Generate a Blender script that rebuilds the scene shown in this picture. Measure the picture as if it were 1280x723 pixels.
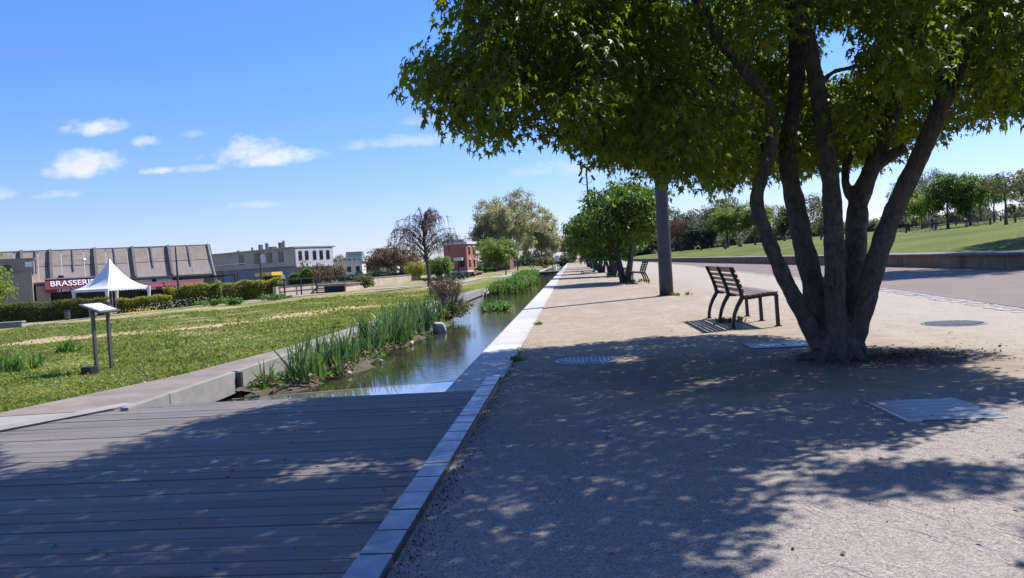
import bpy, bmesh, math, random
import numpy as np
from mathutils import Vector, Matrix

R = math.radians
sc = bpy.context.scene
for o in list(bpy.data.objects):
    bpy.data.objects.remove(o)

# ------------------------------------------------------------------ camera
CAM_Z = 1.1
cam_d = bpy.data.cameras.new('camera')
cam_d.lens = 27.0; cam_d.sensor_width = 36.0; cam_d.clip_start = .05; cam_d.clip_end = 6000
cam = bpy.data.objects.new('camera', cam_d); sc.collection.objects.link(cam); sc.camera = cam
PSI, TH, RHO = R(4.463469), R(-1.923300), R(3.3)
f0 = Vector((-math.sin(PSI), math.cos(PSI), 0)); r0 = Vector((math.cos(PSI), math.sin(PSI), 0)); z0 = Vector((0, 0, 1))
fw = f0*math.cos(TH) + z0*math.sin(TH); up = -f0*math.sin(TH) + z0*math.cos(TH)
cr = r0*math.cos(RHO) - up*math.sin(RHO); cu = r0*math.sin(RHO) + up*math.cos(RHO)
cam.matrix_world = Matrix(((cr.x, cu.x, -fw.x, 0), (cr.y, cu.y, -fw.y, 0), (cr.z, cu.z, -fw.z, CAM_Z), (0, 0, 0, 1)))

# ------------------------------------------------------------------ node helper
class NT:
    def __init__(s, tree):
        s.t = tree; s.n = tree.nodes; s.l = tree.links
    def new(s, typ, **kw):
        n = s.n.new(typ)
        for k, v in kw.items(): setattr(n, k, v)
        return n
    def put(s, sock, v):
        if isinstance(v, bpy.types.NodeSocket): s.l.new(v, sock)
        elif v is not None:
            if isinstance(v, (tuple, list)) and len(v) == 3 and sock.type == 'RGBA': v = (*v, 1)
            sock.default_value = v
    def math(s, op, a, b=None, c=None, clamp=False):
        n = s.new('ShaderNodeMath', operation=op, use_clamp=clamp)
        for i, v in enumerate((a, b, c)):
            if v is not None: s.put(n.inputs[i], v)
        return n.outputs[0]
    def noise(s, scale, detail=4, rough=.55, vec=None, dist=0.0):
        n = s.new('ShaderNodeTexNoise'); n.inputs['Scale'].default_value = scale
        n.inputs['Detail'].default_value = detail; n.inputs['Roughness'].default_value = rough
        n.inputs['Distortion'].default_value = dist
        if vec is not None: s.put(n.inputs['Vector'], vec)
        return n.outputs['Fac']
    def voro(s, scale, vec=None, feature='F1', out='Distance'):
        n = s.new('ShaderNodeTexVoronoi', feature=feature); n.inputs['Scale'].default_value = scale
        if vec is not None: s.put(n.inputs['Vector'], vec)
        return n.outputs[out]
    def ramp(s, fac, stops, interp='LINEAR'):
        n = s.new('ShaderNodeValToRGB'); n.color_ramp.interpolation = interp
        e = n.color_ramp.elements
        while len(e) < len(stops): e.new(.5)
        for i, (p, c) in enumerate(stops):
            e[i].position = p
            e[i].color = (c, c, c, 1) if isinstance(c, (int, float)) else (*c, 1)
        s.put(n.inputs['Fac'], fac); return n.outputs['Color']
    def mix(s, fac, a, b, mode='MIX'):
        n = s.new('ShaderNodeMix', data_type='RGBA', blend_type=mode)
        s.put(n.inputs[0], fac); s.put(n.inputs[6], a); s.put(n.inputs[7], b)
        return n.outputs[2]
    def pos(s):
        return s.new('ShaderNodeNewGeometry').outputs['Position']
    def obj(s):
        return s.new('ShaderNodeTexCoord').outputs['Object']
    def sep(s, v):
        n = s.new('ShaderNodeSeparateXYZ'); s.put(n.inputs[0], v); return n.outputs
    def scale(s, v, x, y, z):
        n = s.new('ShaderNodeVectorMath', operation='MULTIPLY'); s.put(n.inputs[0], v); n.inputs[1].default_value = (x, y, z)
        return n.outputs[0]
    def bump(s, h, strength=.5, dist=.01):
        n = s.new('ShaderNodeBump'); n.inputs['Strength'].default_value = strength; n.inputs['Distance'].default_value = dist
        s.put(n.inputs['Height'], h); return n.outputs['Normal']
    def smooth(s, v, a, b):
        n = s.new('ShaderNodeMapRange', interpolation_type='SMOOTHSTEP'); s.put(n.inputs[0], v)
        n.inputs[1].default_value = a; n.inputs[2].default_value = b
        return n.outputs[0]

# ------------------------------------------------------------------ sky
SUN = Vector((.468, .400, .788)).normalized()
SUN_EL = math.asin(SUN.z); SUN_AZ = math.atan2(SUN.x, SUN.y)
SKY_STRENGTH = .125
w = bpy.data.worlds.new('World'); sc.world = w; w.use_nodes = True
t = NT(w.node_tree); t.n.clear()
sky = t.new('ShaderNodeTexSky', sky_type='NISHITA', sun_disc=False, sun_elevation=SUN_EL, sun_rotation=SUN_AZ,
            altitude=200, air_density=1.0, dust_density=.35, ozone_density=2.2)
gen = t.new('ShaderNodeTexCoord').outputs['Generated']
g = t.sep(gen)
ysafe = t.math('MAXIMUM', g[1], .02)
cu_ = t.math('DIVIDE', g[0], ysafe); cv_ = t.math('DIVIDE', g[2], ysafe)
nvec = t.new('ShaderNodeCombineXYZ'); t.put(nvec.inputs[0], cu_); t.put(nvec.inputs[1], t.math('MULTIPLY', cv_, 1.7)); nvec.inputs[2].default_value = .3
n1 = t.noise(16, 6, .6, nvec.outputs[0]); n2 = t.noise(55, 4, .6, nvec.outputs[0])
wob = t.math('ADD', t.math('MULTIPLY', t.math('SUBTRACT', n1, .5), 3.4), t.math('MULTIPLY', t.math('SUBTRACT', n2, .5), 1.8))
CL = [(-.628, .214, .042, .014, 1.0), (-.655, .164, .052, .020, 1.0), (-.687, .158, .03, .012, .7), (-.559, .191, .018, .008, .75), (-.546, .151, .022, .006, .85),
      (-.43, .166, .05, .020, 1.0), (-.375, .157, .055, .013, .95), (-.482, .150, .035, .007, .5), (-.215, .166, .075, .009, .45), (-.178, .193, .03, .008, .35),
      (-.69, .128, .035, .007, .4), (-.42, .097, .035, .006, .45), (.003, .115, .06, .012, .5), (-.49, .198, .02, .006, .25), (-.78, .135, .03, .01, .5),
      (.12, .42, .12, .03, .5), (-.95, .36, .1, .03, .9), (-1.2, .2, .1, .03, .9), (.9, .25, .14, .03, .8)]
cloud = None
for (u0, v0, ru, rv, a) in CL:
    ru *= 1.18; rv *= 1.22; a = min(1, a*1.15)
    du = t.math('DIVIDE', t.math('SUBTRACT', cu_, u0), ru); dv = t.math('DIVIDE', t.math('SUBTRACT', cv_, v0), rv)
    # flatter underside
    dv = t.math('MULTIPLY', dv, t.math('ADD', 1.0, t.math('MULTIPLY', t.math('LESS_THAN', dv, 0.0), .5)))
    d2 = t.math('ADD', t.math('MULTIPLY', du, du), t.math('MULTIPLY', dv, dv))
    m = t.math('MULTIPLY', t.smooth(t.math('ADD', t.math('SUBTRACT', 1.0, d2), wob), -.2, 1.5), a)
    cloud = m if cloud is None else t.math('MAXIMUM', cloud, m)
cloud = t.math('MULTIPLY', cloud, t.math('GREATER_THAN', g[1], .05))
shade_n = t.ramp(t.noise(40, 4, .6, nvec.outputs[0]), [(.3, (4.0, 4.15, 4.75)), (.7, (4.6, 4.7, 5.1))])
skyc = t.mix(1.0, sky.outputs[0], t.ramp(g[2], [(0, (.57, .565, .78)), (.07, (.52, .56, .85)), (.16, (.44, .575, .96)), (.30, (.395, .60, 1.04)), (.8, (.41, .60, 1.05))]), 'MULTIPLY')
col = t.mix(t.math('MULTIPLY', cloud, .86), skyc, shade_n)
bg = t.new('ShaderNodeBackground'); t.put(bg.inputs[0], col); bg.inputs[1].default_value = SKY_STRENGTH
out = t.new('ShaderNodeOutputWorld'); t.l.new(bg.outputs[0], out.inputs[0])

# ------------------------------------------------------------------ sun and exposure
sl = bpy.data.lights.new('sun', 'SUN'); sl.energy = 5.0; sl.angle = R(.53); sl.color = (1, .955, .90)
so = bpy.data.objects.new('sun', sl); sc.collection.objects.link(so)
so.rotation_euler = (-SUN).to_track_quat('-Z', 'Y').to_euler()
sc.view_settings.view_transform = 'Standard'; sc.view_settings.look = 'None'
sc.view_settings.exposure = 0.80; sc.view_settings.gamma = 1.0
sc.view_settings.use_curve_mapping = False

# ------------------------------------------------------------------ materials
MATS = {}
def mat(name):
    m = bpy.data.materials.new(name); m.use_nodes = True
    t = NT(m.node_tree); b = t.n['Principled BSDF']; MATS[name] = m
    return m, t, b
def simple(name, col, rough=.7, metal=0.0, var=.12, scale=6.0, bump=0.0, bscale=60.0, spec=.5, coords='obj'):
    """a colour broken up by two scales of noise, with optional fine relief"""
    m, t, b = mat(name)
    v = t.obj() if coords == 'obj' else t.pos()
    n = t.noise(scale, 5, .6, v)
    lo = tuple(c*(1-var*1.4) for c in col); hi = tuple(min(1, c*(1+var)) for c in col)
    t.put(b.inputs['Base Color'], t.ramp(n, [(.3, lo), (.7, hi)]))
    b.inputs['Roughness'].default_value = rough; b.inputs['Metallic'].default_value = metal
    b.inputs['Specular IOR Level'].default_value = spec
    if bump: t.put(b.inputs['Normal'], t.bump(t.noise(bscale, 5, .6, v), bump, .01))
    return m
def leafmat(name, cols, trans=.35, rough=.5, spec=.35, tcol=None):
    m, t, b = mat(name)
    gi = t.new('ShaderNodeNewGeometry').outputs['Random Per Island']
    c = t.ramp(gi, [(i/(len(cols)-1), x) for i, x in enumerate(cols)])
    big = t.noise(1.3, 2, .5, t.pos())
    c = t.mix(t.math('MULTIPLY', t.smooth(big, .35, .7), .35), c, tuple(x*1.25 for x in cols[-1]))
    t.put(b.inputs['Base Color'], c); b.inputs['Roughness'].default_value = rough; b.inputs['Specular IOR Level'].default_value = spec
    tr = t.new('ShaderNodeBsdfTranslucent'); t.put(tr.inputs[0], t.mix(1.0, c, tcol or (2.2, 2.4, 1.2), 'MULTIPLY'))
    mx = t.new('ShaderNodeMixShader'); mx.inputs[0].default_value = trans
    t.l.new(b.outputs[0], mx.inputs[1]); t.l.new(tr.outputs[0], mx.inputs[2])
    t.l.new(mx.outputs[0], t.n['Material Output'].inputs[0])
    return m

# promenade: sandy gravel far off, exposed-aggregate paving near, dark soil and painted crown shade round the tree
m, t, b = mat('promenade')
P = t.pos(); px = t.sep(P)
line = t.math('SUBTRACT', px[1], t.math('MULTIPLY', px[0], .14))
edge = t.math('ADD', line, t.math('MULTIPLY', t.math('SUBTRACT', t.noise(2.2, 4, .6, P), .5), .5))
far = t.smooth(edge, 5.25, 5.6)
big = t.noise(.45, 4, .6, P); mid = t.noise(3.5, 5, .65, P); fine = t.noise(170, 3, .7, P)
streak = t.noise(1.0, 4, .6, t.scale(P, 2.2, .35, 1))
sand = t.ramp(mid, [(.3, (0.238, 0.185, 0.129)), (.55, (0.294, 0.236, 0.172)), (.75, (0.344, 0.289, 0.217))])
sand = t.mix(t.math('MULTIPLY', t.smooth(big, .4, .7), .45), sand, (0.225, 0.179, 0.124))
sand = t.mix(t.math('MULTIPLY', t.smooth(streak, .48, .72), .5), sand, (0.363, 0.318, 0.247))
sand = t.mix(.3, sand, t.ramp(fine, [(.35, .12), (.65, .85)]), 'OVERLAY')
pale = t.smooth(t.math('ADD', px[0], t.math('MULTIPLY', mid, 2.0)), 3.6, 6.4)
sand = t.mix(t.math('MULTIPLY', pale, .6), sand, (0.325, 0.291, 0.241))
cell = t.voro(150, P, out='Color'); cs = t.sep(cell)[0]
agg = t.ramp(cs, [(0, (0.062, 0.056, 0.053)), (.3, (0.186, 0.164, 0.146)), (.65, (0.273, 0.242, 0.214)), (1, (0.409, 0.372, 0.329))])
agg = t.mix(.42, agg, t.ramp(t.noise(1.2, 4, .6, P), [(.3, (0.223, 0.198, 0.177)), (.7, (0.285, 0.254, 0.223))]))
agg = t.mix(t.math('MULTIPLY', t.smooth(t.noise(5, 3, .6, P), .55, .7), .25), agg, (0.155, 0.136, 0.118))
c = t.mix(far, agg, sand)
# darker earth colour under the crown, with its deep shade painted in
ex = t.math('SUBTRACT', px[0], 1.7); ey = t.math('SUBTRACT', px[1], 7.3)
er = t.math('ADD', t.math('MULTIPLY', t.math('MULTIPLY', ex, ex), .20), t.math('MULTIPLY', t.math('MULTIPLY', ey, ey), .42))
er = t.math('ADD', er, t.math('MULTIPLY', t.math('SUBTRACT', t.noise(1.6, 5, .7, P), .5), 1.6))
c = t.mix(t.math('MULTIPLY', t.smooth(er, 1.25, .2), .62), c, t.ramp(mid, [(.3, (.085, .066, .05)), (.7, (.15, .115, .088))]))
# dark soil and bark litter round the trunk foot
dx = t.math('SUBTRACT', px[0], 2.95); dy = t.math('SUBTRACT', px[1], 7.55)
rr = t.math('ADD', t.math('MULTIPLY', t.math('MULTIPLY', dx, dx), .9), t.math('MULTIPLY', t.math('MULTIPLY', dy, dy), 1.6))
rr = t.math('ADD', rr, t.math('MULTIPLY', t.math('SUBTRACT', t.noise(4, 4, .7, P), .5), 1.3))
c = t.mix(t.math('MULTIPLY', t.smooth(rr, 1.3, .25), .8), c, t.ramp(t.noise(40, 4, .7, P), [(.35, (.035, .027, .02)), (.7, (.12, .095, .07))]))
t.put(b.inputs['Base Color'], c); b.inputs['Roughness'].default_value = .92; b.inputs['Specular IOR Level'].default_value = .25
h = t.math('ADD', t.math('MULTIPLY', t.voro(150, P), -.5), t.math('ADD', t.math('MULTIPLY', fine, .6), t.math('ADD', t.math('MULTIPLY', t.noise(9, 4, .6, P), 1.8), t.math('MULTIPLY', t.smooth(t.noise(4.2, 3, .7, P, 1.2), .5, .62), 1.6))))
t.put(b.inputs['Normal'], t.bump(h, .7, .006))

# red-pink road
m, t, b = mat('pink_road')
P = t.pos()
c = t.ramp(t.noise(.8, 5, .6, P), [(.3, (0.119, 0.083, 0.064)), (.7, (0.146, 0.106, 0.083))])
c = t.mix(.35, c, t.ramp(t.noise(120, 3, .7, P), [(.3, .15), (.7, .8)]), 'OVERLAY')
c = t.mix(t.math('MULTIPLY', t.smooth(t.noise(.5, 5, .7, t.scale(P, 2, .3, 1)), .5, .75), .5), c, (0.158, 0.140, 0.107))
t.put(b.inputs['Base Color'], c); b.inputs['Roughness'].default_value = .9
t.put(b.inputs['Normal'], t.bump(t.noise(150, 3, .7, P), .4, .004))

# lawn soil and turf
m, t, b = mat('lawn')
P = t.pos(); px = t.sep(P)
n1 = t.noise(.22, 6, .62, P); n2 = t.noise(1.3, 6, .68, P); n3 = t.noise(26, 4, .7, P); n4 = t.noise(.09, 4, .6, P)
gcol = t.ramp(n2, [(.28, (.060, .092, .012)), (.5, (.128, .150, .026)), (.72, (.21, .205, .055))])
gcol = t.mix(t.math('MULTIPLY', t.smooth(n4, .42, .62), .6), gcol, (.085, .125, .02))
dry = t.ramp(n3, [(.3, (.25, .19, .09)), (.7, (.46, .36, .22))])
band = t.noise(.5, 5, .65, t.scale(P, .35, 1.15, 1))
dm = t.math('MULTIPLY', t.smooth(t.math('ADD', t.math('MULTIPLY', n1, .4), t.math('MULTIPLY', band, .6)), .44, .57), t.smooth(px[0], -5.0, -7.2))
# worn track crossing the lawn
yc = t.math('ADD', 18.3, t.math('MULTIPLY', t.math('MAXIMUM', t.math('ADD', px[0], 11.2), 0.0), 1.1))
tk = t.math('ADD', t.math('ABSOLUTE', t.math('SUBTRACT', px[1], yc)), t.math('MULTIPLY', t.math('SUBTRACT', n2, .5), 3.4))
tk = t.math('MULTIPLY', t.smooth(tk, 1.9, .3), t.smooth(px[0], -5.6, -6.8))
dm = t.math('MAXIMUM', t.math('MULTIPLY', dm, t.smooth(n2, .25, .6)), tk)
c = t.mix(dm, gcol, dry)
c = t.mix(.4, c, t.ramp(n3, [(.3, .15), (.7, .9)]), 'OVERLAY')
t.put(b.inputs['Base Color'], c); b.inputs['Roughness'].default_value = .95; b.inputs['Specular IOR Level'].default_value = .1
t.put(b.inputs['Normal'], t.bump(t.math('ADD', n3, t.math('MULTIPLY', n2, .6)), .5, .04))
m, t, b = mat('lawn_right')
P = t.pos(); n1 = t.noise(.18, 6, .6, P); n3 = t.noise(9, 5, .7, P)
c = t.ramp(n1, [(.3, (0.058, 0.088, 0.014)), (.5, (0.096, 0.127, 0.022)), (.72, (0.161, 0.165, 0.046))])
c = t.mix(.5, c, t.ramp(n3, [(.3, .12), (.7, .85)]), 'OVERLAY')
t.put(b.inputs['Base Color'], c); b.inputs['Roughness'].default_value = .95; b.inputs['Specular IOR Level'].default_value = .1
t.put(b.inputs['Normal'], t.bump(n3, .8, .08))

# weathered deck boards
m, t, b = mat('deck_wood')
P = t.pos(); gi = t.new('ShaderNodeNewGeometry').outputs['Random Per Island']
gr = t.noise(1, 6, .7, t.scale(P, 2.2, 70, 20)); gr2 = t.noise(1, 4, .6, t.scale(P, .8, 9, 9))
c = t.ramp(gr, [(.25, (0.077, 0.067, 0.057)), (.5, (0.140, 0.125, 0.107)), (.75, (0.202, 0.183, 0.156))])
c = t.mix(.5, c, t.ramp(gi, [(0, (0.110, 0.096, 0.082)), (.5, (0.149, 0.131, 0.112)), (1, (0.184, 0.165, 0.139))]))
c = t.mix(t.math('MULTIPLY', t.smooth(gr2, .45, .7), .6), c, (0.071, 0.061, 0.055))
c = t.mix(t.math('MULTIPLY', t.smooth(t.noise(1.1, 5, .7, P), .55, .75), .4), c, (0.214, 0.192, 0.159))
t.put(b.inputs['Base Color'], c); b.inputs['Roughness'].default_value = .68; b.inputs['Specular IOR Level'].default_value = .4
t.put(b.inputs['Normal'], t.bump(gr, .5, .004))

# bark
def barkmat(name, dark, light, sc_=1.0):
    m, t, b = mat(name)
    P = t.pos()
    f = t.noise(1, 6, .7, t.scale(P, 26*sc_, 26*sc_, 12*sc_), .6); bl = t.noise(5*sc_, 5, .65, P); fi = t.noise(90, 3, .6, P)
    c = t.ramp(f, [(.3, dark), (.62, light)])
    c = t.mix(t.math('MULTIPLY', t.smooth(bl, .45, .7), .5), c, tuple(x*1.35 for x in light))
    c = t.mix(t.math('MULTIPLY', t.smooth(t.noise(11*sc_, 4, .7, P), .58, .68), .35), c, (light[0]*.75, light[1]*.95, light[2]*.62))
    t.put(b.inputs['Base Color'], c); b.inputs['Roughness'].default_value = .9; b.inputs['Specular IOR Level'].default_value = .2
    t.put(b.inputs['Normal'], t.bump(t.math('ADD', f, t.math('MULTIPLY', fi, .5)), .8, .02))
    return m
barkmat('bark', (.026, .022, .018), (.112, .098, .084))
barkmat('bark_far', (.05, .042, .036), (.13, .11, .095), .6)
barkmat('bark_pale', (.16, .145, .13), (.34, .32, .29), .5)
simple('twig_red', (.085, .058, .048), .9, var=.3)
simple('twig_grey', (.15, .125, .11), .9, var=.3)

leafmat('maple_leaf', [(.030, .055, .006), (.044, .080, .008), (.066, .108, .011), (.05, .087, .009), (.095, .138, .017), (.14, .165, .02)], .50, .46, .4, (2.8, 2.7, 1.0))
leafmat('maple_leaf_far', [(.030, .056, .007), (.048, .086, .011), (.085, .135, .018)], .42, .5, .35)
leafmat('leaf_plane', [(.21, .215, .13), (.27, .272, .17), (.33, .325, .215)], .5, .6, .2, (1.5, 1.5, 1.1))
leafmat('leaf_bright', [(.08, .125, .022), (.115, .168, .03), (.16, .215, .045)], .42, .5, .3, (1.8, 1.9, 1.1))
leafmat('leaf_green', [(.035, .072, .014), (.055, .10, .02), (.075, .125, .026)], .35, .55, .3)
leafmat('leaf_dark', [(.018, .036, .020), (.028, .052, .028), (.038, .065, .034)], .15, .6, .25)
leafmat('leaf_brown', [(.09, .062, .042), (.125, .088, .058), (.15, .115, .07)], .25, .7, .15, (1.3, 1.2, 1.0))
leafmat('leaf_red', [(.12, .07, .055), (.155, .095, .075), (.11, .085, .05)], .25, .7, .15, (1.3, 1.1, 1.0))
leafmat('leaf_olive', [(.085, .088, .034), (.12, .122, .045), (.15, .15, .06)], .35, .6, .2, (1.5, 1.5, 1.1))
leafmat('leaf_hedge', [(.11, .13, .02), (.18, .195, .034), (.25, .25, .05), (.31, .295, .065)], .45, .6, .2, (1.5, 1.5, 1.0))
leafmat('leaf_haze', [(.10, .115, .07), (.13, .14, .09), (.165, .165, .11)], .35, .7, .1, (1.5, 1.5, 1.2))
leafmat('leaf_hedge_dark', [(.05, .062, .014), (.095, .105, .024), (.15, .15, .038)], .4, .6, .2, (1.5, 1.5, 1.0))
leafmat('leaf_iris', [(.045, .10, .03), (.062, .135, .042), (.10, .175, .055), (.06, .12, .05), (.15, .17, .06)], .3, .38, .5, (1.6, 1.9, 1.1))
leafmat('leaf_straw', [(.20, .15, .08), (.26, .20, .11), (.13, .10, .06)], .2, .8, .15, (1.2, 1.1, 1.0))
leafmat('leaf_weed', [(.04, .09, .018), (.065, .125, .025), (.09, .16, .03)], .35, .55, .3)
leafmat('grass_blade', [(.07, .12, .016), (.105, .16, .022), (.14, .185, .032), (.19, .205, .055), (.12, .175, .03), (.29, .26, .12)], .42, .6, .2, (1.5, 1.6, 1.0))
leafmat('flower_white', [(.7, .7, .66), (.8, .8, .76)], .2, .7, .2, (1, 1, 1))
leafmat('flower_yellow', [(.62, .46, .03), (.7, .55, .05)], .2, .7, .2, (1, 1, 1))

m, t, b = mat('water')
P = t.pos()
b.inputs['Base Color'].default_value = (.022, .026, .016, 1); b.inputs['Roughness'].default_value = .035; b.inputs['IOR'].default_value = 1.333
t.put(b.inputs['Base Color'], t.ramp(t.noise(.7, 4, .6, P), [(.3, (.016, .022, .010)), (.7, (.045, .046, .026))]))
rip = t.math('ADD', t.noise(7, 3, .5, t.scale(P, 1, 1.8, 1)), t.math('MULTIPLY', t.noise(24, 2, .5, P), .35))
amt = t.smooth(t.sep(P)[1], 8.2, 9.4)
bn = t.new('ShaderNodeBump'); bn.inputs['Distance'].default_value = .006; t.put(bn.inputs['Height'], rip)
t.put(bn.inputs['Strength'], t.math('ADD', .05, t.math('MULTIPLY', amt, .22))); t.put(b.inputs['Normal'], bn.outputs[0])

# pale stone coping
m, t, b = mat('coping_stone')
P = t.pos(); n = t.noise(2.5, 5, .65, P); fi = t.noise(140, 3, .7, P)
c = t.ramp(n, [(.3, (0.376, 0.359, 0.335)), (.7, (0.470, 0.453, 0.426))])
c = t.mix(t.math('MULTIPLY', t.smooth(t.noise(.9, 6, .7, P), .52, .72), .35), c, (0.268, 0.251, 0.228))
c = t.mix(.2, c, t.ramp(fi, [(.3, .2), (.7, .8)]), 'OVERLAY')
c = t.mix(1.0, c, t.ramp(t.new('ShaderNodeNewGeometry').outputs['Random Per Island'], [(0, .80), (.5, .93), (1, 1.0)]), 'MULTIPLY')
ed = t.math('ABSOLUTE', t.math('ADD', t.sep(P)[0], .927)); ed = t.math('ADD', ed, t.math('MULTIPLY', t.math('SUBTRACT', t.noise(3.5, 5, .7, P), .5), .16))
c = t.mix(t.math('MULTIPLY', t.smooth(ed, .17, .25), .45), c, (.17, .155, .125))
t.put(b.inputs['Base Color'], c); b.inputs['Roughness'].default_value = .75
t.put(b.inputs['Normal'], t.bump(fi, .2, .002))
simple('concrete', (0.231, 0.221, 0.204), .85, var=.16, scale=3, bump=.3, bscale=50, coords='pos')
simple('sett_stone', (.30, .285, .265), .85, var=.2, scale=9, coords='pos')
simple('concrete_dark', (0.136, 0.129, 0.122), .88, var=.2, scale=2.5, bump=.3, bscale=40, coords='pos')
simple('path_concrete', (0.272, 0.252, 0.224), .9, var=.15, scale=1.2, coords='pos')
simple('brown_paving', (.19, .158, .13), .9, var=.2, scale=2.2, bump=.3, bscale=80, coords='pos')
simple('mud', (0.068, 0.049, 0.031), .9, var=.35, scale=6, bump=.6, bscale=30, coords='pos')
simple('mud_pale', (0.184, 0.153, 0.109), .9, var=.35, scale=8, bump=.6, bscale=40, coords='pos')
simple('dark_gap', (.015, .014, .013), .95, var=.1, coords='pos')
m, t, b = mat('slate_tile')
P = t.pos(); gi = t.new('ShaderNodeNewGeometry').outputs['Random Per Island']
c = t.mix(.5, t.ramp(t.noise(5, 5, .6, P), [(.3, (.10, .11, .13)), (.7, (.16, .17, .19))]), t.ramp(gi, [(0, (.085, .095, .115)), (1, (.16, .17, .19))]))
c = t.mix(t.math('MULTIPLY', t.smooth(t.noise(14, 5, .7, P), .55, .72), .5), c, (.20, .175, .15))
t.put(b.inputs['Base Color'], c); b.inputs['Metallic'].default_value = .5
t.put(b.inputs['Roughness'], t.ramp(t.noise(9, 4, .6, P), [(.3, .22), (.7, .42)]))
t.put(b.inputs['Normal'], t.bump(t.noise(3, 3, .5, P), .08, .01))
simple('plate_metal', (.095, .11, .13), .42, .55, var=.15, scale=5, coords='pos')
simple('cover_concrete', (.34, .36, .39), .6, var=.12, scale=6, coords='pos')
simple('cast_iron', (.12, .12, .125), .45, .6, var=.2, scale=20, coords='obj')
simple('steel_edge', (0.434, 0.434, 0.434), .35, .6, var=.05, coords='pos')
simple('pole_paint', (.034, .038, .044), .55, .0, var=.1, scale=3)
simple('black_metal', (.022, .022, .024), .45, .3, var=.15, scale=8)
simple('weathered_steel', (.10, .098, .095), .5, .5, var=.2, scale=6)
simple('panel_white', (.66, .66, .67), .35, var=.04, scale=20)
simple('tent_white', (.68, .68, .68), .6, var=.03, scale=1)
simple('bench_wood', (.15, .115, .08), .6, var=.25, scale=9)
simple('awning_red', (.17, .022, .034), .75, var=.12, scale=3)
simple('white_paint', (.62, .61, .6), .6, var=.06, scale=2)
simple('text_white', (.80, .78, .76), .6, var=.02)
simple('glass_dark', (.018, .022, .026), .12, var=.2, scale=1.5)
simple('dark_interior', (.02, .019, .018), .9, var=.2)
simple('rock_pale', (.42, .37, .31), .85, var=.25, scale=7, bump=.6, bscale=12)
simple('brick_shaded', (.15, .075, .06), .85, var=.15, scale=3)  # darker copy of the red brick, shade put into its colour
simple('brick_red', (.36, .135, .10), .85, var=.15, scale=3)
simple('roof_grey', (.30, .29, .28), .85, var=.15, scale=.8)
simple('roof_green', (.16, .24, .22), .6, var=.1)
simple('yellow_paint', (.62, .44, .04), .6, var=.1)
simple('teal_paint', (.05, .16, .16), .6, var=.1)
simple('blue_grey_wall', (.19, .215, .26), .85, var=.12, scale=.8)
simple('tan_wall', (.46, .36, .28), .9, var=.15, scale=.9, coords='pos')
simple('skin', (.45, .29, .21), .6, var=.05)
simple('cloth_dark', (.03, .033, .045), .9, var=.2)
simple('cloth_grey', (.16, .17, .19), .9, var=.2)
simple('cloth_yellow', (.55, .56, .06), .85, var=.1)
simple('cloth_blue', (.05, .08, .16), .9, var=.2)
simple('hair_dark', (.025, .018, .013), .8, var=.2)
simple('rubber', (.018, .018, .018), .8, var=.1)

m, t, b = mat('stone_panel')      # board-marked concrete cladding of the brasserie
P = t.obj(); n = t.noise(1.1, 6, .65, P); s2 = t.noise(1, 5, .65, t.scale(P, .8, .8, 6))
c = t.ramp(n, [(.3, (0.193, 0.165, 0.129)), (.7, (0.297, 0.255, 0.200))])
c = t.mix(t.math('MULTIPLY', t.smooth(s2, .45, .7), .45), c, (0.147, 0.125, 0.100))
t.put(b.inputs['Base Color'], c); b.inputs['Roughness'].default_value = .9
t.put(b.inputs['Normal'], t.bump(s2, .4, .03))
m, t, b = mat('wet_ledge')
P = t.pos(); t.put(b.inputs['Base Color'], t.ramp(t.noise(3, 5, .6, P), [(.3, (.12, .125, .135)), (.7, (.19, .19, .195))]))
b.inputs['Roughness'].default_value = .06; b.inputs['IOR'].default_value = 1.45; b.inputs['Coat Weight'].default_value = 1.0; b.inputs['Coat Roughness'].default_value = .03
m, t, b = mat('facade_block')
P = t.obj(); n = t.noise(.8, 6, .65, P)
br = t.new('ShaderNodeTexBrick'); t.put(br.inputs['Vector'], t.scale(P, 1, 1, 1)); br.inputs['Scale'].default_value = 2.2
br.inputs['Color1'].default_value = (0.255, 0.213, 0.182, 1); br.inputs['Color2'].default_value = (0.315, 0.263, 0.221, 1); br.inputs['Mortar'].default_value = (0.180, 0.156, 0.130, 1)
c = t.mix(.5, br.outputs[0], t.ramp(n, [(.3, (0.167, 0.142, 0.127)), (.7, (0.294, 0.247, 0.211))]))
t.put(b.inputs['Base Color'], c); b.inputs['Roughness'].default_value = .9
m, t, b = mat('grey_render')
P = t.obj(); n = t.noise(.35, 6, .65, P); s2 = t.noise(1, 5, .6, t.scale(P, 1.5, 1.5, .15))
c = t.ramp(n, [(.3, (0.294, 0.266, 0.238)), (.7, (0.433, 0.392, 0.348))])
c = t.mix(t.math('MULTIPLY', t.smooth(s2, .5, .7), .4), c, (0.217, 0.199, 0.182))
t.put(b.inputs['Base Color'], c); b.inputs['Roughness'].default_value = .9
m, t, b = mat('retaining_stone')
P = t.pos(); n = t.noise(1.3, 6, .7, P); s2 = t.noise(1, 5, .65, t.scale(P, 1, 2.2, .4))
c = t.ramp(n, [(.3, (0.138, 0.091, 0.054)), (.7, (0.298, 0.206, 0.122))])
c = t.mix(t.math('MULTIPLY', t.smooth(s2, .5, .68), .65), c, (0.058, 0.041, 0.027))
t.put(b.inputs['Base Color'], c); b.inputs['Roughness'].default_value = .92
t.put(b.inputs['Normal'], t.bump(n, .5, .03))

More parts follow.
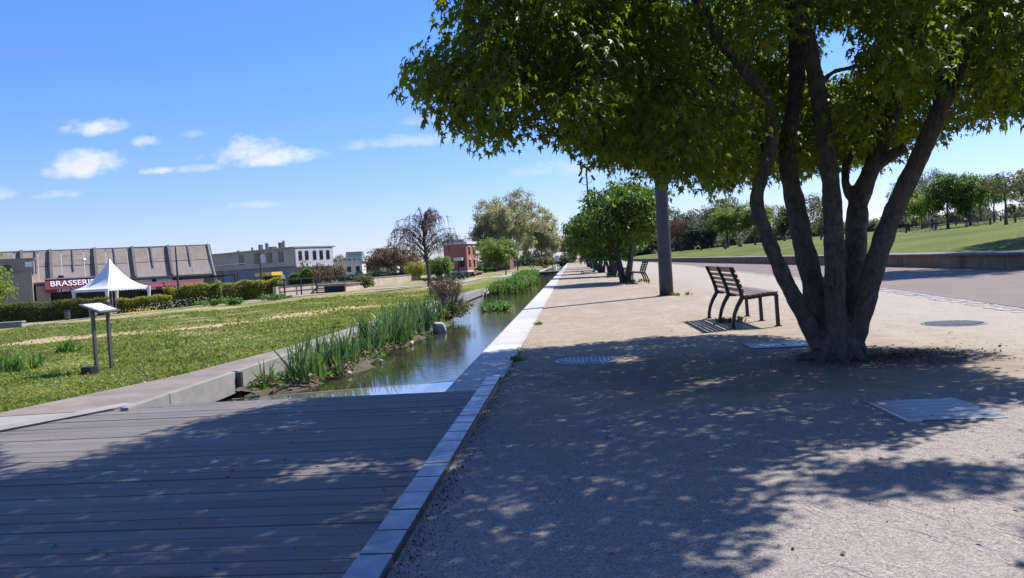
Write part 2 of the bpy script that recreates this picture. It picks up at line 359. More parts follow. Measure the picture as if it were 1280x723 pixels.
# ------------------------------------------------------------------ mesh helpers
def link(name, me, mats=(), parent=None, smooth=False):
    o = bpy.data.objects.new(name, me); sc.collection.objects.link(o)
    for x in mats: me.materials.append(MATS[x] if isinstance(x, str) else x)
    if parent is not None: o.parent = parent
    if smooth:
        for p in me.polygons: p.use_smooth = True
    return o
def tag(o, label=None, cat=None, group=None, kind=None):
    if label: o['label'] = label
    if cat: o['category'] = cat
    if group: o['group'] = group
    if kind: o['kind'] = kind
    return o
def empty(name, loc, rz=0.0):
    o = bpy.data.objects.new(name, None); sc.collection.objects.link(o)
    o.location = loc; o.rotation_euler = (0, 0, rz); o.empty_display_size = .2
    return o
def copy_thing(src, loc, rz=None, scale=None):
    c = src.copy(); sc.collection.objects.link(c); c.location = loc
    if rz is not None: c.rotation_euler = (0, 0, rz)
    if scale is not None: c.scale = (scale, scale, scale)
    for ch in list(src.children):
        d = ch.copy(); sc.collection.objects.link(d); d.parent = c
        for g_ in list(ch.children):
            e = g_.copy(); sc.collection.objects.link(e); e.parent = d
    return c
class MB:
    def __init__(s): s.v = []; s.f = []
    def add(s, vs, fs):
        k = len(s.v); s.v += [tuple(x) for x in vs]; s.f += [tuple(i+k for i in f) for f in fs]; return s
    def box(s, cx, cy, cz, sx, sy, sz, rz=0.0, ry=0.0, rx=0.0):
        M = Matrix.Translation((cx, cy, cz)) @ Matrix.Rotation(rz, 4, 'Z') @ Matrix.Rotation(ry, 4, 'Y') @ Matrix.Rotation(rx, 4, 'X')
        vs = [M @ Vector((x*sx/2, y*sy/2, z*sz/2)) for x in (-1, 1) for y in (-1, 1) for z in (-1, 1)]
        return s.add(vs, [(0, 1, 3, 2), (4, 6, 7, 5), (0, 4, 5, 1), (2, 3, 7, 6), (0, 2, 6, 4), (1, 5, 7, 3)])
    def hexa(s, b4, t4):
        """box from four bottom and four top corners, both anticlockwise"""
        return s.add(list(b4)+list(t4), [(3, 2, 1, 0), (4, 5, 6, 7), (0, 1, 5, 4), (1, 2, 6, 5), (2, 3, 7, 6), (3, 0, 4, 7)])
    def prism(s, poly, z0, z1):
        n = len(poly)
        vs = [(x, y, z0) for x, y in poly]+[(x, y, z1) for x, y in poly]
        return s.add(vs, [tuple(range(n-1, -1, -1)), tuple(range(n, 2*n))]+[(i, (i+1) % n, n+(i+1) % n, n+i) for i in range(n)])
    def tube(s, pts, rad, n=8, cap=True):
        pts = [Vector(p) for p in pts]; m_ = len(pts)
        if not isinstance(rad, (list, tuple)): rad = [rad]*m_
        vs = []; ref = None
        for i, p in enumerate(pts):
            d = (pts[min(i+1, m_-1)]-pts[max(i-1, 0)])
            d = d.normalized() if d.length > 1e-9 else Vector((0, 0, 1))
            if ref is None: ref = Vector((1, 0, 0)) if abs(d.x) < .8 else Vector((0, 1, 0))
            a = (ref-d*ref.dot(d)).normalized(); b_ = d.cross(a); ref = a
            vs += [p+(a*math.cos(2*math.pi*k/n)+b_*math.sin(2*math.pi*k/n))*rad[i] for k in range(n)]
        fs = [(i*n+k, i*n+(k+1) % n, (i+1)*n+(k+1) % n, (i+1)*n+k) for i in range(m_-1) for k in range(n)]
        if cap: fs += [tuple(range(n-1, -1, -1)), tuple(range((m_-1)*n, m_*n))]
        return s.add(vs, fs)
    def ribbon(s, pts, wdir, wid, thick):
        """flat bar swept along a polyline; wdir is the sideways axis"""
        pts = [Vector(p) for p in pts]; wd = Vector(wdir).normalized(); m_ = len(pts); vs = []
        wid = wid if isinstance(wid, (list, tuple)) else [wid]*m_
        thick = thick if isinstance(thick, (list, tuple)) else [thick]*m_
        for i, p in enumerate(pts):
            d = (pts[min(i+1, m_-1)]-pts[max(i-1, 0)]).normalized(); nrm = d.cross(wd).normalized()
            for sa, sb in ((-1, -1), (1, -1), (1, 1), (-1, 1)):
                vs.append(p+wd*sa*wid[i]/2+nrm*sb*thick[i]/2)
        fs = [(i*4+k, i*4+(k+1) % 4, (i+1)*4+(k+1) % 4, (i+1)*4+k) for i in range(m_-1) for k in range(4)]
        fs += [(3, 2, 1, 0), tuple(range((m_-1)*4, m_*4))]
        return s.add(vs, fs)
    def lathe(s, prof, n=24, c=(0, 0)):
        vs = [(c[0]+r*math.cos(2*math.pi*k/n), c[1]+r*math.sin(2*math.pi*k/n), z) for r, z in prof for k in range(n)]
        m_ = len(prof)
        fs = [(i*n+k, i*n+(k+1) % n, (i+1)*n+(k+1) % n, (i+1)*n+k) for i in range(m_-1) for k in range(n)]
        fs += [tuple(range(n-1, -1, -1)), tuple(range((m_-1)*n, m_*n))]
        return s.add(vs, fs)
    def build(s, name, mats, parent=None, smooth=False, bevel=0.0):
        me = bpy.data.meshes.new(name); me.from_pydata([tuple(x) for x in s.v], [], s.f); me.update()
        o = link(name, me, [mats] if isinstance(mats, str) else mats, parent, smooth)
        if bevel:
            bm = bmesh.new(); bm.from_mesh(me)
            bmesh.ops.recalc_face_normals(bm, faces=bm.faces)
            bmesh.ops.bevel(bm, geom=[e for e in bm.edges if len(e.link_faces) == 2 and e.calc_face_angle(0) > .5], offset=bevel, segments=2, affect='EDGES', profile=.5)
            bm.to_mesh(me); bm.free()
        return o
def np_mesh(name, V, tris, mats, parent=None, smooth=False):
    """V (N,3), tris (M,3) -> mesh object"""
    me = bpy.data.meshes.new(name)
    me.vertices.add(len(V)); me.vertices.foreach_set('co', np.ascontiguousarray(V, dtype=np.float32).ravel())
    k = tris.shape[1]
    me.loops.add(tris.size); me.loops.foreach_set('vertex_index', np.ascontiguousarray(tris, dtype=np.int32).ravel())
    me.polygons.add(len(tris)); me.polygons.foreach_set('loop_start', np.arange(0, tris.size, k, dtype=np.int32))
    me.update(calc_edges=True); me.validate()
    return link(name, me, [mats] if isinstance(mats, str) else mats, parent, smooth)

# leaf shapes: (verts, tris) lying in XY, stem at origin, tip along +X
def palmate(q=0):
    o = [(0, 0, 0), (.22, -.13, .03), (.05, -.40, -.10), (.40, -.20, .02), (.66, -.47, -.16), (.64, -.13, .02), (1.12, .03, -.30),
         (.62, .14, .02), (.58, .40, -.20), (.38, .19, .02), (.16, .44, -.13), (.22, .12, .03)]
    if q: o = [(x*(1.06 if y > 0 else .92), -y*(1.1 if y > 0 else .8), z*1.5-(.06 if y < 0 else 0)) for x, y, z in o][::-1]
    v = [(.36, 0, .08)]+o
    t_ = [(0, i+1, (i+1) % 12+1) for i in range(12)]
    return np.array(v, float), np.array(t_)
def oval():
    v = [(0, 0, 0), (.35, -.28, .04), (1, 0, -.08), (.35, .28, .04)]
    return np.array(v, float), np.array([(0, 1, 2), (0, 2, 3)])
PALM, PALM2, OVAL = palmate(), palmate(1), oval()
def leaf_cloud(name, centers, yaw, tilt, roll, size, shape, mats, parent=None):
    """one mesh of many leaves; tilt turns the tip down, roll twists about the leaf axis"""
    bv, bt = shape; N = len(centers)
    cy, sy, ct, st, cr_, sr = np.cos(yaw), np.sin(yaw), np.cos(tilt), np.sin(tilt), np.cos(roll), np.sin(roll)
    x, y, z = bv[:, 0][None]*size[:, None], bv[:, 1][None]*size[:, None], bv[:, 2][None]*size[:, None]
    y2 = y*cr_[:, None]-z*sr[:, None]; z2 = y*sr[:, None]+z*cr_[:, None]
    x3 = x*ct[:, None]+z2*st[:, None]; z3 = -x*st[:, None]+z2*ct[:, None]
    X = x3*cy[:, None]-y2*sy[:, None]; Y = x3*sy[:, None]+y2*cy[:, None]
    V = np.stack([X+centers[:, 0:1], Y+centers[:, 1:2], z3+centers[:, 2:3]], -1).reshape(-1, 3)
    T = (bt[None]+(np.arange(N)*len(bv))[:, None, None]).reshape(-1, bt.shape[1])
    return np_mesh(name, V, T, mats, parent)
def grow(points, roots, rmin, rng, parent_r=None):
    """connect every point to the nearest already joined one: returns list of (p, q, r_p, r_q)"""
    pts = [np.array(p) for p in roots]; nroot = len(pts); par = [-1]*nroot
    todo = list(range(len(points))); P_ = np.array(points)
    rootA = np.array(roots)
    best = np.full(len(points), 1e9); bi = np.zeros(len(points), int)
    D = np.sqrt(((P_[:, None]-rootA[None])**2).sum(-1)); best = D.min(1); bi = D.argmin(1)
    done = np.zeros(len(points), bool); idx_of = {}
    for _ in range(len(points)):
        k = np.where(done, 1e9, best).argmin(); done[k] = True
        pts.append(P_[k]); par.append(int(bi[k])); new = len(pts)-1
        d = np.sqrt(((P_-P_[k])**2).sum(1))*1.06+.02
        upd = (~done) & (d < best); best[upd] = d[upd]; bi[upd] = new
    cnt = [1]*len(pts)
    for i in range(len(pts)-1, nroot-1, -1):
        if par[i] >= nroot: cnt[par[i]] += cnt[i]
    segs = []
    for i in range(nroot, len(pts)):
        r1 = rmin*cnt[i]**.42; j = par[i]
        r0_ = r1*1.15 if j < nroot else rmin*min(cnt[j], cnt[i]*2.2)**.42
        segs.append((pts[j], pts[i], r0_, r1))
    return segs
def seg_mesh(name, segs, n, mats, parent, rng, sag=.12, sub=3):
    mb = MB()
    for a, b_, ra, rb in segs:
        L = np.linalg.norm(b_-a)
        off = rng.normal(0, sag*L*.5, 3); off[2] += sag*L*.4
        pts = []
        for i in range(sub+1):
            u = i/sub; pts.append(a*(1-u)+b_*u+off*4*u*(1-u)*.5)
        mb.tube(pts, [ra*(1-i/sub)+rb*i/sub for i in range(sub+1)], n, cap=False)
    return mb.build(name, mats, parent, smooth=True)

# ================================================================== THE SETTING
rng = np.random.default_rng(11); random.seed(11)
def hl(x, y):
    """height of the left lawn: level beside the canal, sinking gently to the terrace"""
    d = np.clip((-np.asarray(x, float)-8)/30, 0, 1); d = d*d*(3-2*d)*.35+d*.65
    near = np.clip((np.asarray(y, float)-6.2)/2.5, 0, 1)
    und = .035*np.sin(x*.9+y*.35)+.03*np.sin(x*.37-y*.61+1)+.03*np.sin(y*.23)
    edge_ = np.clip((-4.3-np.asarray(x, float))/2.5, 0, 1)
    return -1.15*d+und*near*edge_-.03*(1-near)
def hr(x, y):
    x = np.asarray(x, float)
    return .53+1.65*(1-np.exp(-np.clip(x-15.2, 0, None)/12))+.05*np.clip(x-40, 0, 60)
def sheet(name, xs, ys, hf, mats):
    X, Y = np.meshgrid(np.array(xs, float), np.array(ys, float), indexing='ij')
    V = np.stack([X, Y, hf(X, Y)+0*X], -1).reshape(-1, 3); ny = len(ys)
    i, j = np.meshgrid(np.arange(len(xs)-1), np.arange(ny-1), indexing='ij'); a = (i*ny+j).ravel()
    F = np.stack([a, a+ny, a+ny+1, a+1], -1)
    o = np_mesh(name, V, F, mats, smooth=True); tag(o, kind='structure'); return o
xs = np.concatenate([[-2500, -1200, -600, -300, -160, -110, -80, -60], np.arange(-50, -20, 2.0), np.arange(-20, -4.2, .4), [-4.2, -3.9]])
ys = np.concatenate([[-400, -100, -30, -8, 0, 3], np.arange(5, 32, .4), np.arange(32, 90, 2.5), [95, 110, 140, 200, 300, 600, 1200, 2600]])
sheet('ground', xs, ys, hl, 'lawn')
ys2 = np.concatenate([[-400, -60, -20], np.arange(-10, 150, 5.0), [160, 200, 260, 330, 600, 1200, 2600]])
xs2 = np.concatenate([[15.2, 16, 17, 18.5, 20, 22], np.arange(24, 70, 3.0), [80, 110, 160, 300, 700, 2500]])
sheet('lawn', xs2, ys2, hr, 'lawn_right')
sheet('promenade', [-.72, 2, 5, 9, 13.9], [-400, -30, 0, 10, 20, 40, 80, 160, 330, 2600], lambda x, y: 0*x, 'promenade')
sheet('canal_bed', [-3.9, -.70], [-400, 0, 50, 300, 2600], lambda x, y: 0*x-.62, 'mud')
sheet('canal_water', [-3.88, -1.16], [6.45, 30, 31], lambda x, y: 0*x-.24, 'water')
# further on the far bank is natural and the water runs under a footbridge
sheet('canal_water', [-3.88, -1.16], [31, 60, 150, 300], lambda x, y: 0*x-.2399, 'water')

# pink road beyond the gravel
road = [(5.6, -40), (6.0, 4), (6.35, 9), (6.62, 11.8), (6.95, 15), (7.5, 19.9), (7.95, 26), (8.4, 33.5), (9.3, 50), (10.1, 63), (11.0, 85), (12.0, 115), (13.0, 160), (13.5, 220)]
mb = MB(); n_ = len(road)
vs = [(x, y, .004) for x, y in road]+[(13.78, y, .004) for x, y in road]
mb.add(vs, [(i, n_+i, n_+i+1, i+1) for i in range(n_-1)])
tag(mb.build('road', 'pink_road'), kind='structure')
# band of pale setts along its edge
def roadx(y):
    return float(np.interp(y, [p[1] for p in road], [p[0] for p in road]))
mb = MB(); y = 8.6
while y < 60:
    dy = .17*(1 if y < 22 else 2.2)
    for k in range(2):
        if random.random() < (.88 if k == 0 else .7):
            mb.box(roadx(y)-.12-.2*k+random.uniform(-.03, .03), y, -.0095+random.uniform(-.002, .003), .17*random.uniform(.7, 1.1), dy*random.uniform(.6, .9), .03, random.uniform(-.15, .15))
    y += dy
tag(mb.build('kerb', 'sett_stone'), kind='structure')
mb = MB(); mb.add([(6.52, 10.6, .0045), (6.60, 10.6, .0045), (6.72, 12.9, .0045), (6.66, 12.9, .0045)], [(0, 1, 2, 3)])
tag(mb.build('gutter_slot', 'dark_gap'), kind='structure')

# boardwalk: individual boards across, with dark joints
mb = MB(); bw = .1345; y = 6.6; k = 0
while y > 1.2:
    xl = -4.05-.56*max(0, 6.6-y)
    gap = .005 if k % 2 else .009
    z = .012+random.uniform(-.002, .002)
    mb.box((xl-.872)/2, y-bw/2, z-.012, (-.872-xl), bw-gap, .024)
    y -= bw; k += 1
o = mb.build('boardwalk', 'deck_wood', bevel=.002); tag(o, kind='structure')
mb = MB(); mb.box(-3.4, 3.8, -.06, 5.06, 5.5, .03); tag(mb.build('boardwalk_base', 'dark_gap'), kind='structure')
mb = MB(); mb.box(-2.46, 6.612, -.12, 2.86, .02, .26); tag(mb.build('boardwalk_fascia', 'deck_wood'), kind='structure')
mb = MB(); y = 6.6; k = 0
while y > 1.6:
    yc = y-bw/2
    for x_ in np.arange(-5.6, -.9, .58):
        if x_ > -4.0-.56*max(0, 6.6-y):
            for dy in (-.035, .035):
                q = x_+random.uniform(-.006, .006); w_ = .0042
                mb.add([(q+w_*math.cos(a), yc+dy+w_*math.sin(a), .0165) for a in np.arange(0, 6.2, 1.05)], [(0, 1, 2, 3, 4, 5)])
    y -= bw
tag(mb.build('deck_screws', 'dark_gap'), kind='structure')
# blue-grey edging tiles between boards and gravel
mb = MB(); y = 7.28; tl = .262
while y > 1.0:
    x = -.795+.0055*(7.3-y)*.0
    mb.box(x, y-tl/2, .004+random.uniform(-.0015, .0015), .135, tl-.012, .05, random.uniform(-.004, .004)); y -= tl
tag(mb.build('edging', 'slate_tile', bevel=.003), kind='structure')
# white stone coping of the canal
mb = MB(); mb.hexa([(-1.155, 6.6, -.6), (-.868, 6.6, -.6), (-.868, 7.29, -.6), (-1.155, 7.29, -.6)], [(-1.155, 6.6, .018), (-.868, 6.6, .018), (-.868, 7.29, .018), (-1.155, 7.29, .018)])
y = 7.29
while y < 300:
    L = 2.15 if y > 7.4 else .85
    if y > 60: L = 20
    mb.box(-.9275, y+L/2-.004, -.29, .455, L-.006, .62); y += L
tag(mb.build('canal_coping', 'coping_stone', bevel=.008), kind='structure')
# walkway on the other bank, its kerb towards the boardwalk
mb = MB(); mb.prism([(-3.98, 6.63), (-3.98, 34), (-4.38, 34), (-4.40, 20), (-4.36, 11.2), (-4.62, 8.6), (-5.25, 6.28), (-4.05, 6.4)], -.05, .022)
tag(mb.build('walkway', 'brown_paving'), kind='structure')
mb = MB(); mb.hexa([(-4.10, 6.63, -.1), (-4.16, 6.63, -.1), (-6.4, 2.4, -.1), (-6.25, 2.4, -.1)][::-1], [(-3.95, 6.62, .03), (-4.14, 6.68, .03), (-6.55, 2.4, .03), (-6.3, 2.4, .03)][::-1])
tag(mb.build('deck_kerb', 'concrete'), kind='structure')
mb = MB(); mb.prism([(-4.18, 6.66), (-4.9, 6.62), (-5.3, 6.28), (-8.6, 5.2), (-8.6, 2.0), (-6.6, 2.4)], -.08, .018)
tag(mb.build('pavement', 'path_concrete'), kind='structure')
# footpath far across the lawn
def strip(name, pts, wid, m_, dz=.03):
    mb = MB(); vs = []
    for i, (x, y) in enumerate(pts):
        a = Vector(pts[min(i+1, len(pts)-1)])-Vector(pts[max(i-1, 0)]); a.normalize(); nx, ny = -a.y*wid/2, a.x*wid/2
        for s_ in (1, -1):
            X_, Y_ = x+nx*s_, y+ny*s_
            vs.append((X_, Y_, float(hl(X_, Y_))+dz))
    mb.add(vs, [(2*i, 2*i+1, 2*i+3, 2*i+2) for i in range(len(pts)-1)])
    return tag(mb.build(name, m_), kind='structure')
def dens(pts, n=6):
    o_ = []
    for a, b_ in zip(pts[:-1], pts[1:]):
        for i in range(n): o_.append((a[0]+(b_[0]-a[0])*i/n, a[1]+(b_[1]-a[1])*i/n))
    return o_+[pts[-1]]
strip('footpath', dens([(-60, 38), (-40, 44), (-35, 48.5), (-30, 53), (-25, 56), (-20.5, 55), (-16, 54.5), (-11, 51), (-8, 53), (-6.2, 62), (-5.4, 80), (-5.2, 120)], 8), 1.7, 'path_concrete')

# ------------------------------------------------------------------ canal walls and footbridge
t0 = empty('canal_wall', (-3.9, 6.6, 0)); tag(t0, 'low grey concrete canal wall edging the walkway beside the reeds', 'wall')
mb = MB()
for ya, yb in ((6.36, 7.05), (7.06, 8.50), (8.58, 11.8), (11.81, 15.0), (15.01, 19.6), (19.61, 26.0), (26.01, 33.6)):
    mb.box(-3.935-(-3.9), (ya+yb)/2-6.6, -.085, .075, yb-ya, .25)
mb.build('wall_panel', 'concrete', t0, bevel=.006)
mb = MB(); mb.box(.01, 8.54-6.6, -.15, .10, .05, .36); mb.build('post', 'weathered_steel', t0)
mb = MB(); mb.box(-.06, 20.1-6.6, -.36, .06, 27.2, .30); mb.build('footing', 'mud', t0)
# bank of silt on which the reeds stand
Xb = np.linspace(0, 1, 9); Yb = np.linspace(8.35, 19.8, 90)
V = []; 
for y_ in Yb:
    wdt = .95+.18*math.sin(y_*1.9)+.12*math.sin(y_*4.3+1)
    wdt *= min(1, (y_-8.2)/.8)**.5
    for u in Xb:
        V.append((-3.86+u*wdt, y_, -.15-.06*u-.14*max(0, u-.75)/.25*.6+random.uniform(-.014, .014)))
V = np.array(V); i, j = np.meshgrid(np.arange(len(Yb)-1), np.arange(8), indexing='ij'); a = (i*9+j).ravel()
o = np_mesh('canal_bank', V, np.stack([a, a+1, a+10, a+9], -1), 'mud', smooth=True); tag(o, kind='structure')
mb = MB(); mb.hexa([(-3.86, 8.28, -.5), (-1.16, 8.90, -.5), (-1.16, 8.97, -.5), (-3.86, 8.35, -.5)], [(-3.86, 8.28, -.236), (-1.16, 8.90, -.236), (-1.16, 8.935, -.236), (-3.86, 8.315, -.236)])
tag(mb.build('weir_sill', 'mud_pale'), kind='structure')
mb = MB(); mb.prism([(-3.6, 6.45), (-1.165, 6.45), (-1.165, 8.895), (-3.6, 8.337)], -.5, -.2375); tag(mb.build('weir_ledge', 'wet_ledge'), kind='structure')

bridge = empty('footbridge', (-2.5, 80, 0)); tag(bridge, 'small flat footbridge crossing the canal in the distance', 'bridge')
mb = MB(); mb.box(0, 0, .0, 3.4, 3.0, .10); mb.build('deck', 'concrete', bridge)
for y_ in (-1.45, 1.45): mb = MB(); mb.box(0, y_, -.12, 3.0, .12, .14); mb.build('beam', 'dark_gap', bridge)

# ------------------------------------------------------------------ right retaining wall
t0 = empty('retaining_wall', (13.8, 0, 0)); tag(t0, 'long low stone retaining wall beyond the pink road', 'wall')
mb = MB()
for k in range(90):
    y0 = -30+k*2.6
    mb.box(.2, y0+1.3, .22, .4+random.uniform(-.012, .012), 2.585, .45)
mb.build('wall', 'retaining_stone', t0)
mb = MB()
for k in range(60):
    mb.box(.62, -30+k*3.9+1.95, .485, 1.42+random.uniform(-.02, .02), 3.885, .09)
mb.build('coping', 'concrete_dark', t0, bevel=.01)

# ================================================================== NEAR OBJECTS
# ---- bench (bench frame in local coordinates: back at x=0, seat towards +x, length along y)
def make_bench():
    t0 = empty('park_bench', (0, 0, 0))
    rear = [(-.125, 0, .0), (-.118, 0, .10), (-.095, 0, .20), (-.05, 0, .31), (-.005, 0, .385), (.02, 0, .43), (.0, 0, .52), (-.045, 0, .66), (-.10, 0, .79), (-.135, 0, .865)]
    seat_ = [(.015, 0, .425), (.10, 0, .418), (.20, 0, .428), (.32, 0, .445), (.42, 0, .452), (.50, 0, .45)]
    front = [(.49, 0, .455), (.492, 0, .3), (.50, 0, .0)]
    for y_ in (.03, .97, 1.91):
        mb = MB()
        for pl, th in ((rear, [.045, .045, .045, .05, .055, .06, .05, .045, .04, .035]), (seat_, .04), (front, [.05, .045, .05])):
            mb.ribbon([(p[0], y_, p[2]) for p in pl], (0, 1, 0), .045, th)
        f_ = mb.build('leg_frame', 'black_metal', t0)
        for x_ in (-.125, .50):
            mb = MB(); mb.box(x_, y_, .006, .09, .07, .012); mb.build('foot_plate', 'black_metal', f_)
    mb = MB()
    for x_, z_ in ((.065, .452), (.135, .452), (.205, .459), (.275, .468), (.345, .477), (.415, .482), (.478, .482)):
        mb.box(x_, .97, z_, .055, 1.98, .024, ry=-.08)
    mb.build('seat', 'bench_wood', t0, bevel=.004)
    mb = MB()
    for x_, z_, hh in ((-.002, .53, .05), (-.022, .60, .05), (-.047, .67, .05), (-.075, .74, .05), (-.11, .828, .085)):
        mb.box(x_+.028, .97, z_, .022, 1.98, hh, ry=-.38)
    mb.build('backrest', 'bench_wood', t0, bevel=.004)
    return t0
b1 = make_bench(); b1.location = (2.36, 11.0, 0); tag(b1, 'slatted wooden bench on black frames just left of the big tree', 'bench', 'benches along the gravel promenade')
b2 = copy_thing(b1, (2.90, 32.4, 0), math.pi); tag(b2, 'slatted bench facing the canal between lamp post and second tree', 'bench')
b3 = copy_thing(b1, (2.55, 42.6, 0), 0); tag(b3, 'distant dark bench behind the trunks of the second tree', 'bench')

# ---- lamp mast with floodlights
def make_mast():
    t0 = empty('lamp_mast', (0, 0, 0))
    mb = MB(); mb.lathe([(.185, 0), (.182, .4), (.175, 1.5), (.165, 3), (.14, 6), (.105, 9), (.07, 11.6), (.055, 12.0), (.0, 12.05)], 28); mb.build('pole', 'pole_paint', t0, smooth=True)
    mb = MB(); mb.box(.12, -.125, .45, .12, .02, .32, rz=.75); mb.build('access_door', 'pole_paint', t0)
    mb = MB(); mb.lathe([(.26, 0), (.26, .018), (.19, .022)], 28); mb.build('base_plate', 'cast_iron', t0)
    for z_, s_, ry in ((10.5, -1, .75), (9.7, -1, .9), (11.15, 1, -.25), (9.9, 1, -.6)):
        mb = MB(); pts = [(0, 0, z_), (s_*.35, 0, z_), (s_*.55, 0, z_+.12), (s_*.62, 0, z_+.4)]
        mb.tube(pts, .032, 8); a_ = mb.build('arm', 'pole_paint', t0, smooth=True)
        mb = MB(); mb.box(s_*.72, 0, z_+.55, .24, .3, .72, ry=-s_*.55); mb.build('floodlight', 'black_metal', a_, bevel=.04)
    return t0
m1 = make_mast(); m1.location = (2.50, 20.7, 0); tag(m1, 'thick dark grey lamp mast rising behind the big tree', 'lamp post', 'lamp masts along the promenade')
m2 = copy_thing(m1, (2.42, 90, 0)); tag(m2, 'far lamp mast with black floodlights showing above the second tree', 'lamp post')

# ---- information lectern
t0 = empty('information_board', (-6.22, 9.5, float(hl(-6.2, 9.5)))); tag(t0, 'small tilted information board on two dark posts in the grass', 'sign')
for y_ in (.02, .34):
    mb = MB(); mb.box(0, y_, .37, .028, .055, .98); mb.build('post', 'weathered_steel', t0, bevel=.004)
mb = MB()
mb.box(.0, .18, .842, .32, .46, .022, ry=.38); mb.build('panel', 'weathered_steel', t0, bevel=.003)
mb = MB(); mb.box(.002, .18, .856, .24, .37, .006, ry=.38); mb.build('face', 'panel_white', t0)
mb = MB(); mb.box(-.02, -.10, .045, .13, .16, .12); mb.build('base_block', 'black_metal', t0, bevel=.008)

# ---- covers in the ground
def round_cover(name, loc, r, label, ribs, rz=0):
    t0 = empty(name, loc, rz); tag(t0, label, 'manhole cover')
    mb = MB(); mb.lathe([(r+.05, .0), (r+.05, .006), (r+.008, .008), (r+.006, .003)], 40); mb.build('rim', 'cast_iron', t0)
    mb = MB(); mb.lathe([(r, .0), (r, .004)], 40); mb.build('dark_plate', 'black_metal', t0); mb = MB()
    for k in range(ribs):
        u = -r+(k+.5)*2*r/ribs; hw = math.sqrt(max(.0, r*r-u*u))*.93
        mb.box(u, 0, .009, 2*r/ribs*.5, 2*hw, .008)
    mb.build('lid', 'cast_iron', t0)
round_cover('manhole_cover', (.12, 8.33, 0), .30, 'round ribbed iron manhole cover in the shade left of the tree', 13)
round_cover('manhole_cover', (4.86, 10.25, 0), .33, 'round ribbed iron manhole cover on sunny gravel right of the tree', 13, .4)
t0 = empty('inspection_cover', (2.36, 8.86, 0)); tag(t0, 'flat pale rectangular cover on the ground behind the big trunk', 'cover')
mb = MB(); mb.box(0, 0, .004, .74, .40, .012); mb.build('lid', 'cover_concrete', t0, bevel=.002)
mb = MB()
for x_, y_, sx, sy in ((0, -.225, .83, .045), (0, .225, .83, .045), (-.395, 0, .045, .405), (.395, 0, .045, .405)): mb.box(x_, y_, .005, sx, sy, .014)
mb.build('frame', 'plate_metal', t0)
mb = MB(); mb.box(-.03, 0, .0115, .012, .39, .004); mb.build('joint', 'dark_gap', t0)
t0 = empty('access_hatch', (2.24, 5.12, 0)); tag(t0, 'blue grey metal hatch with bright edge in the gravel foreground', 'hatch')
mb = MB()
for k in range(6): mb.box(.04, -.27+k*.108, .003, .58, .1065, .008)
mb.build('plate', 'plate_metal', t0, bevel=.002)
mb = MB(); mb.box(-.265, .0, .008, .012, .70, .014); mb.box(-.22, -.345, .008, .08, .012, .014); mb.build('edge_strip', 'steel_edge', t0)

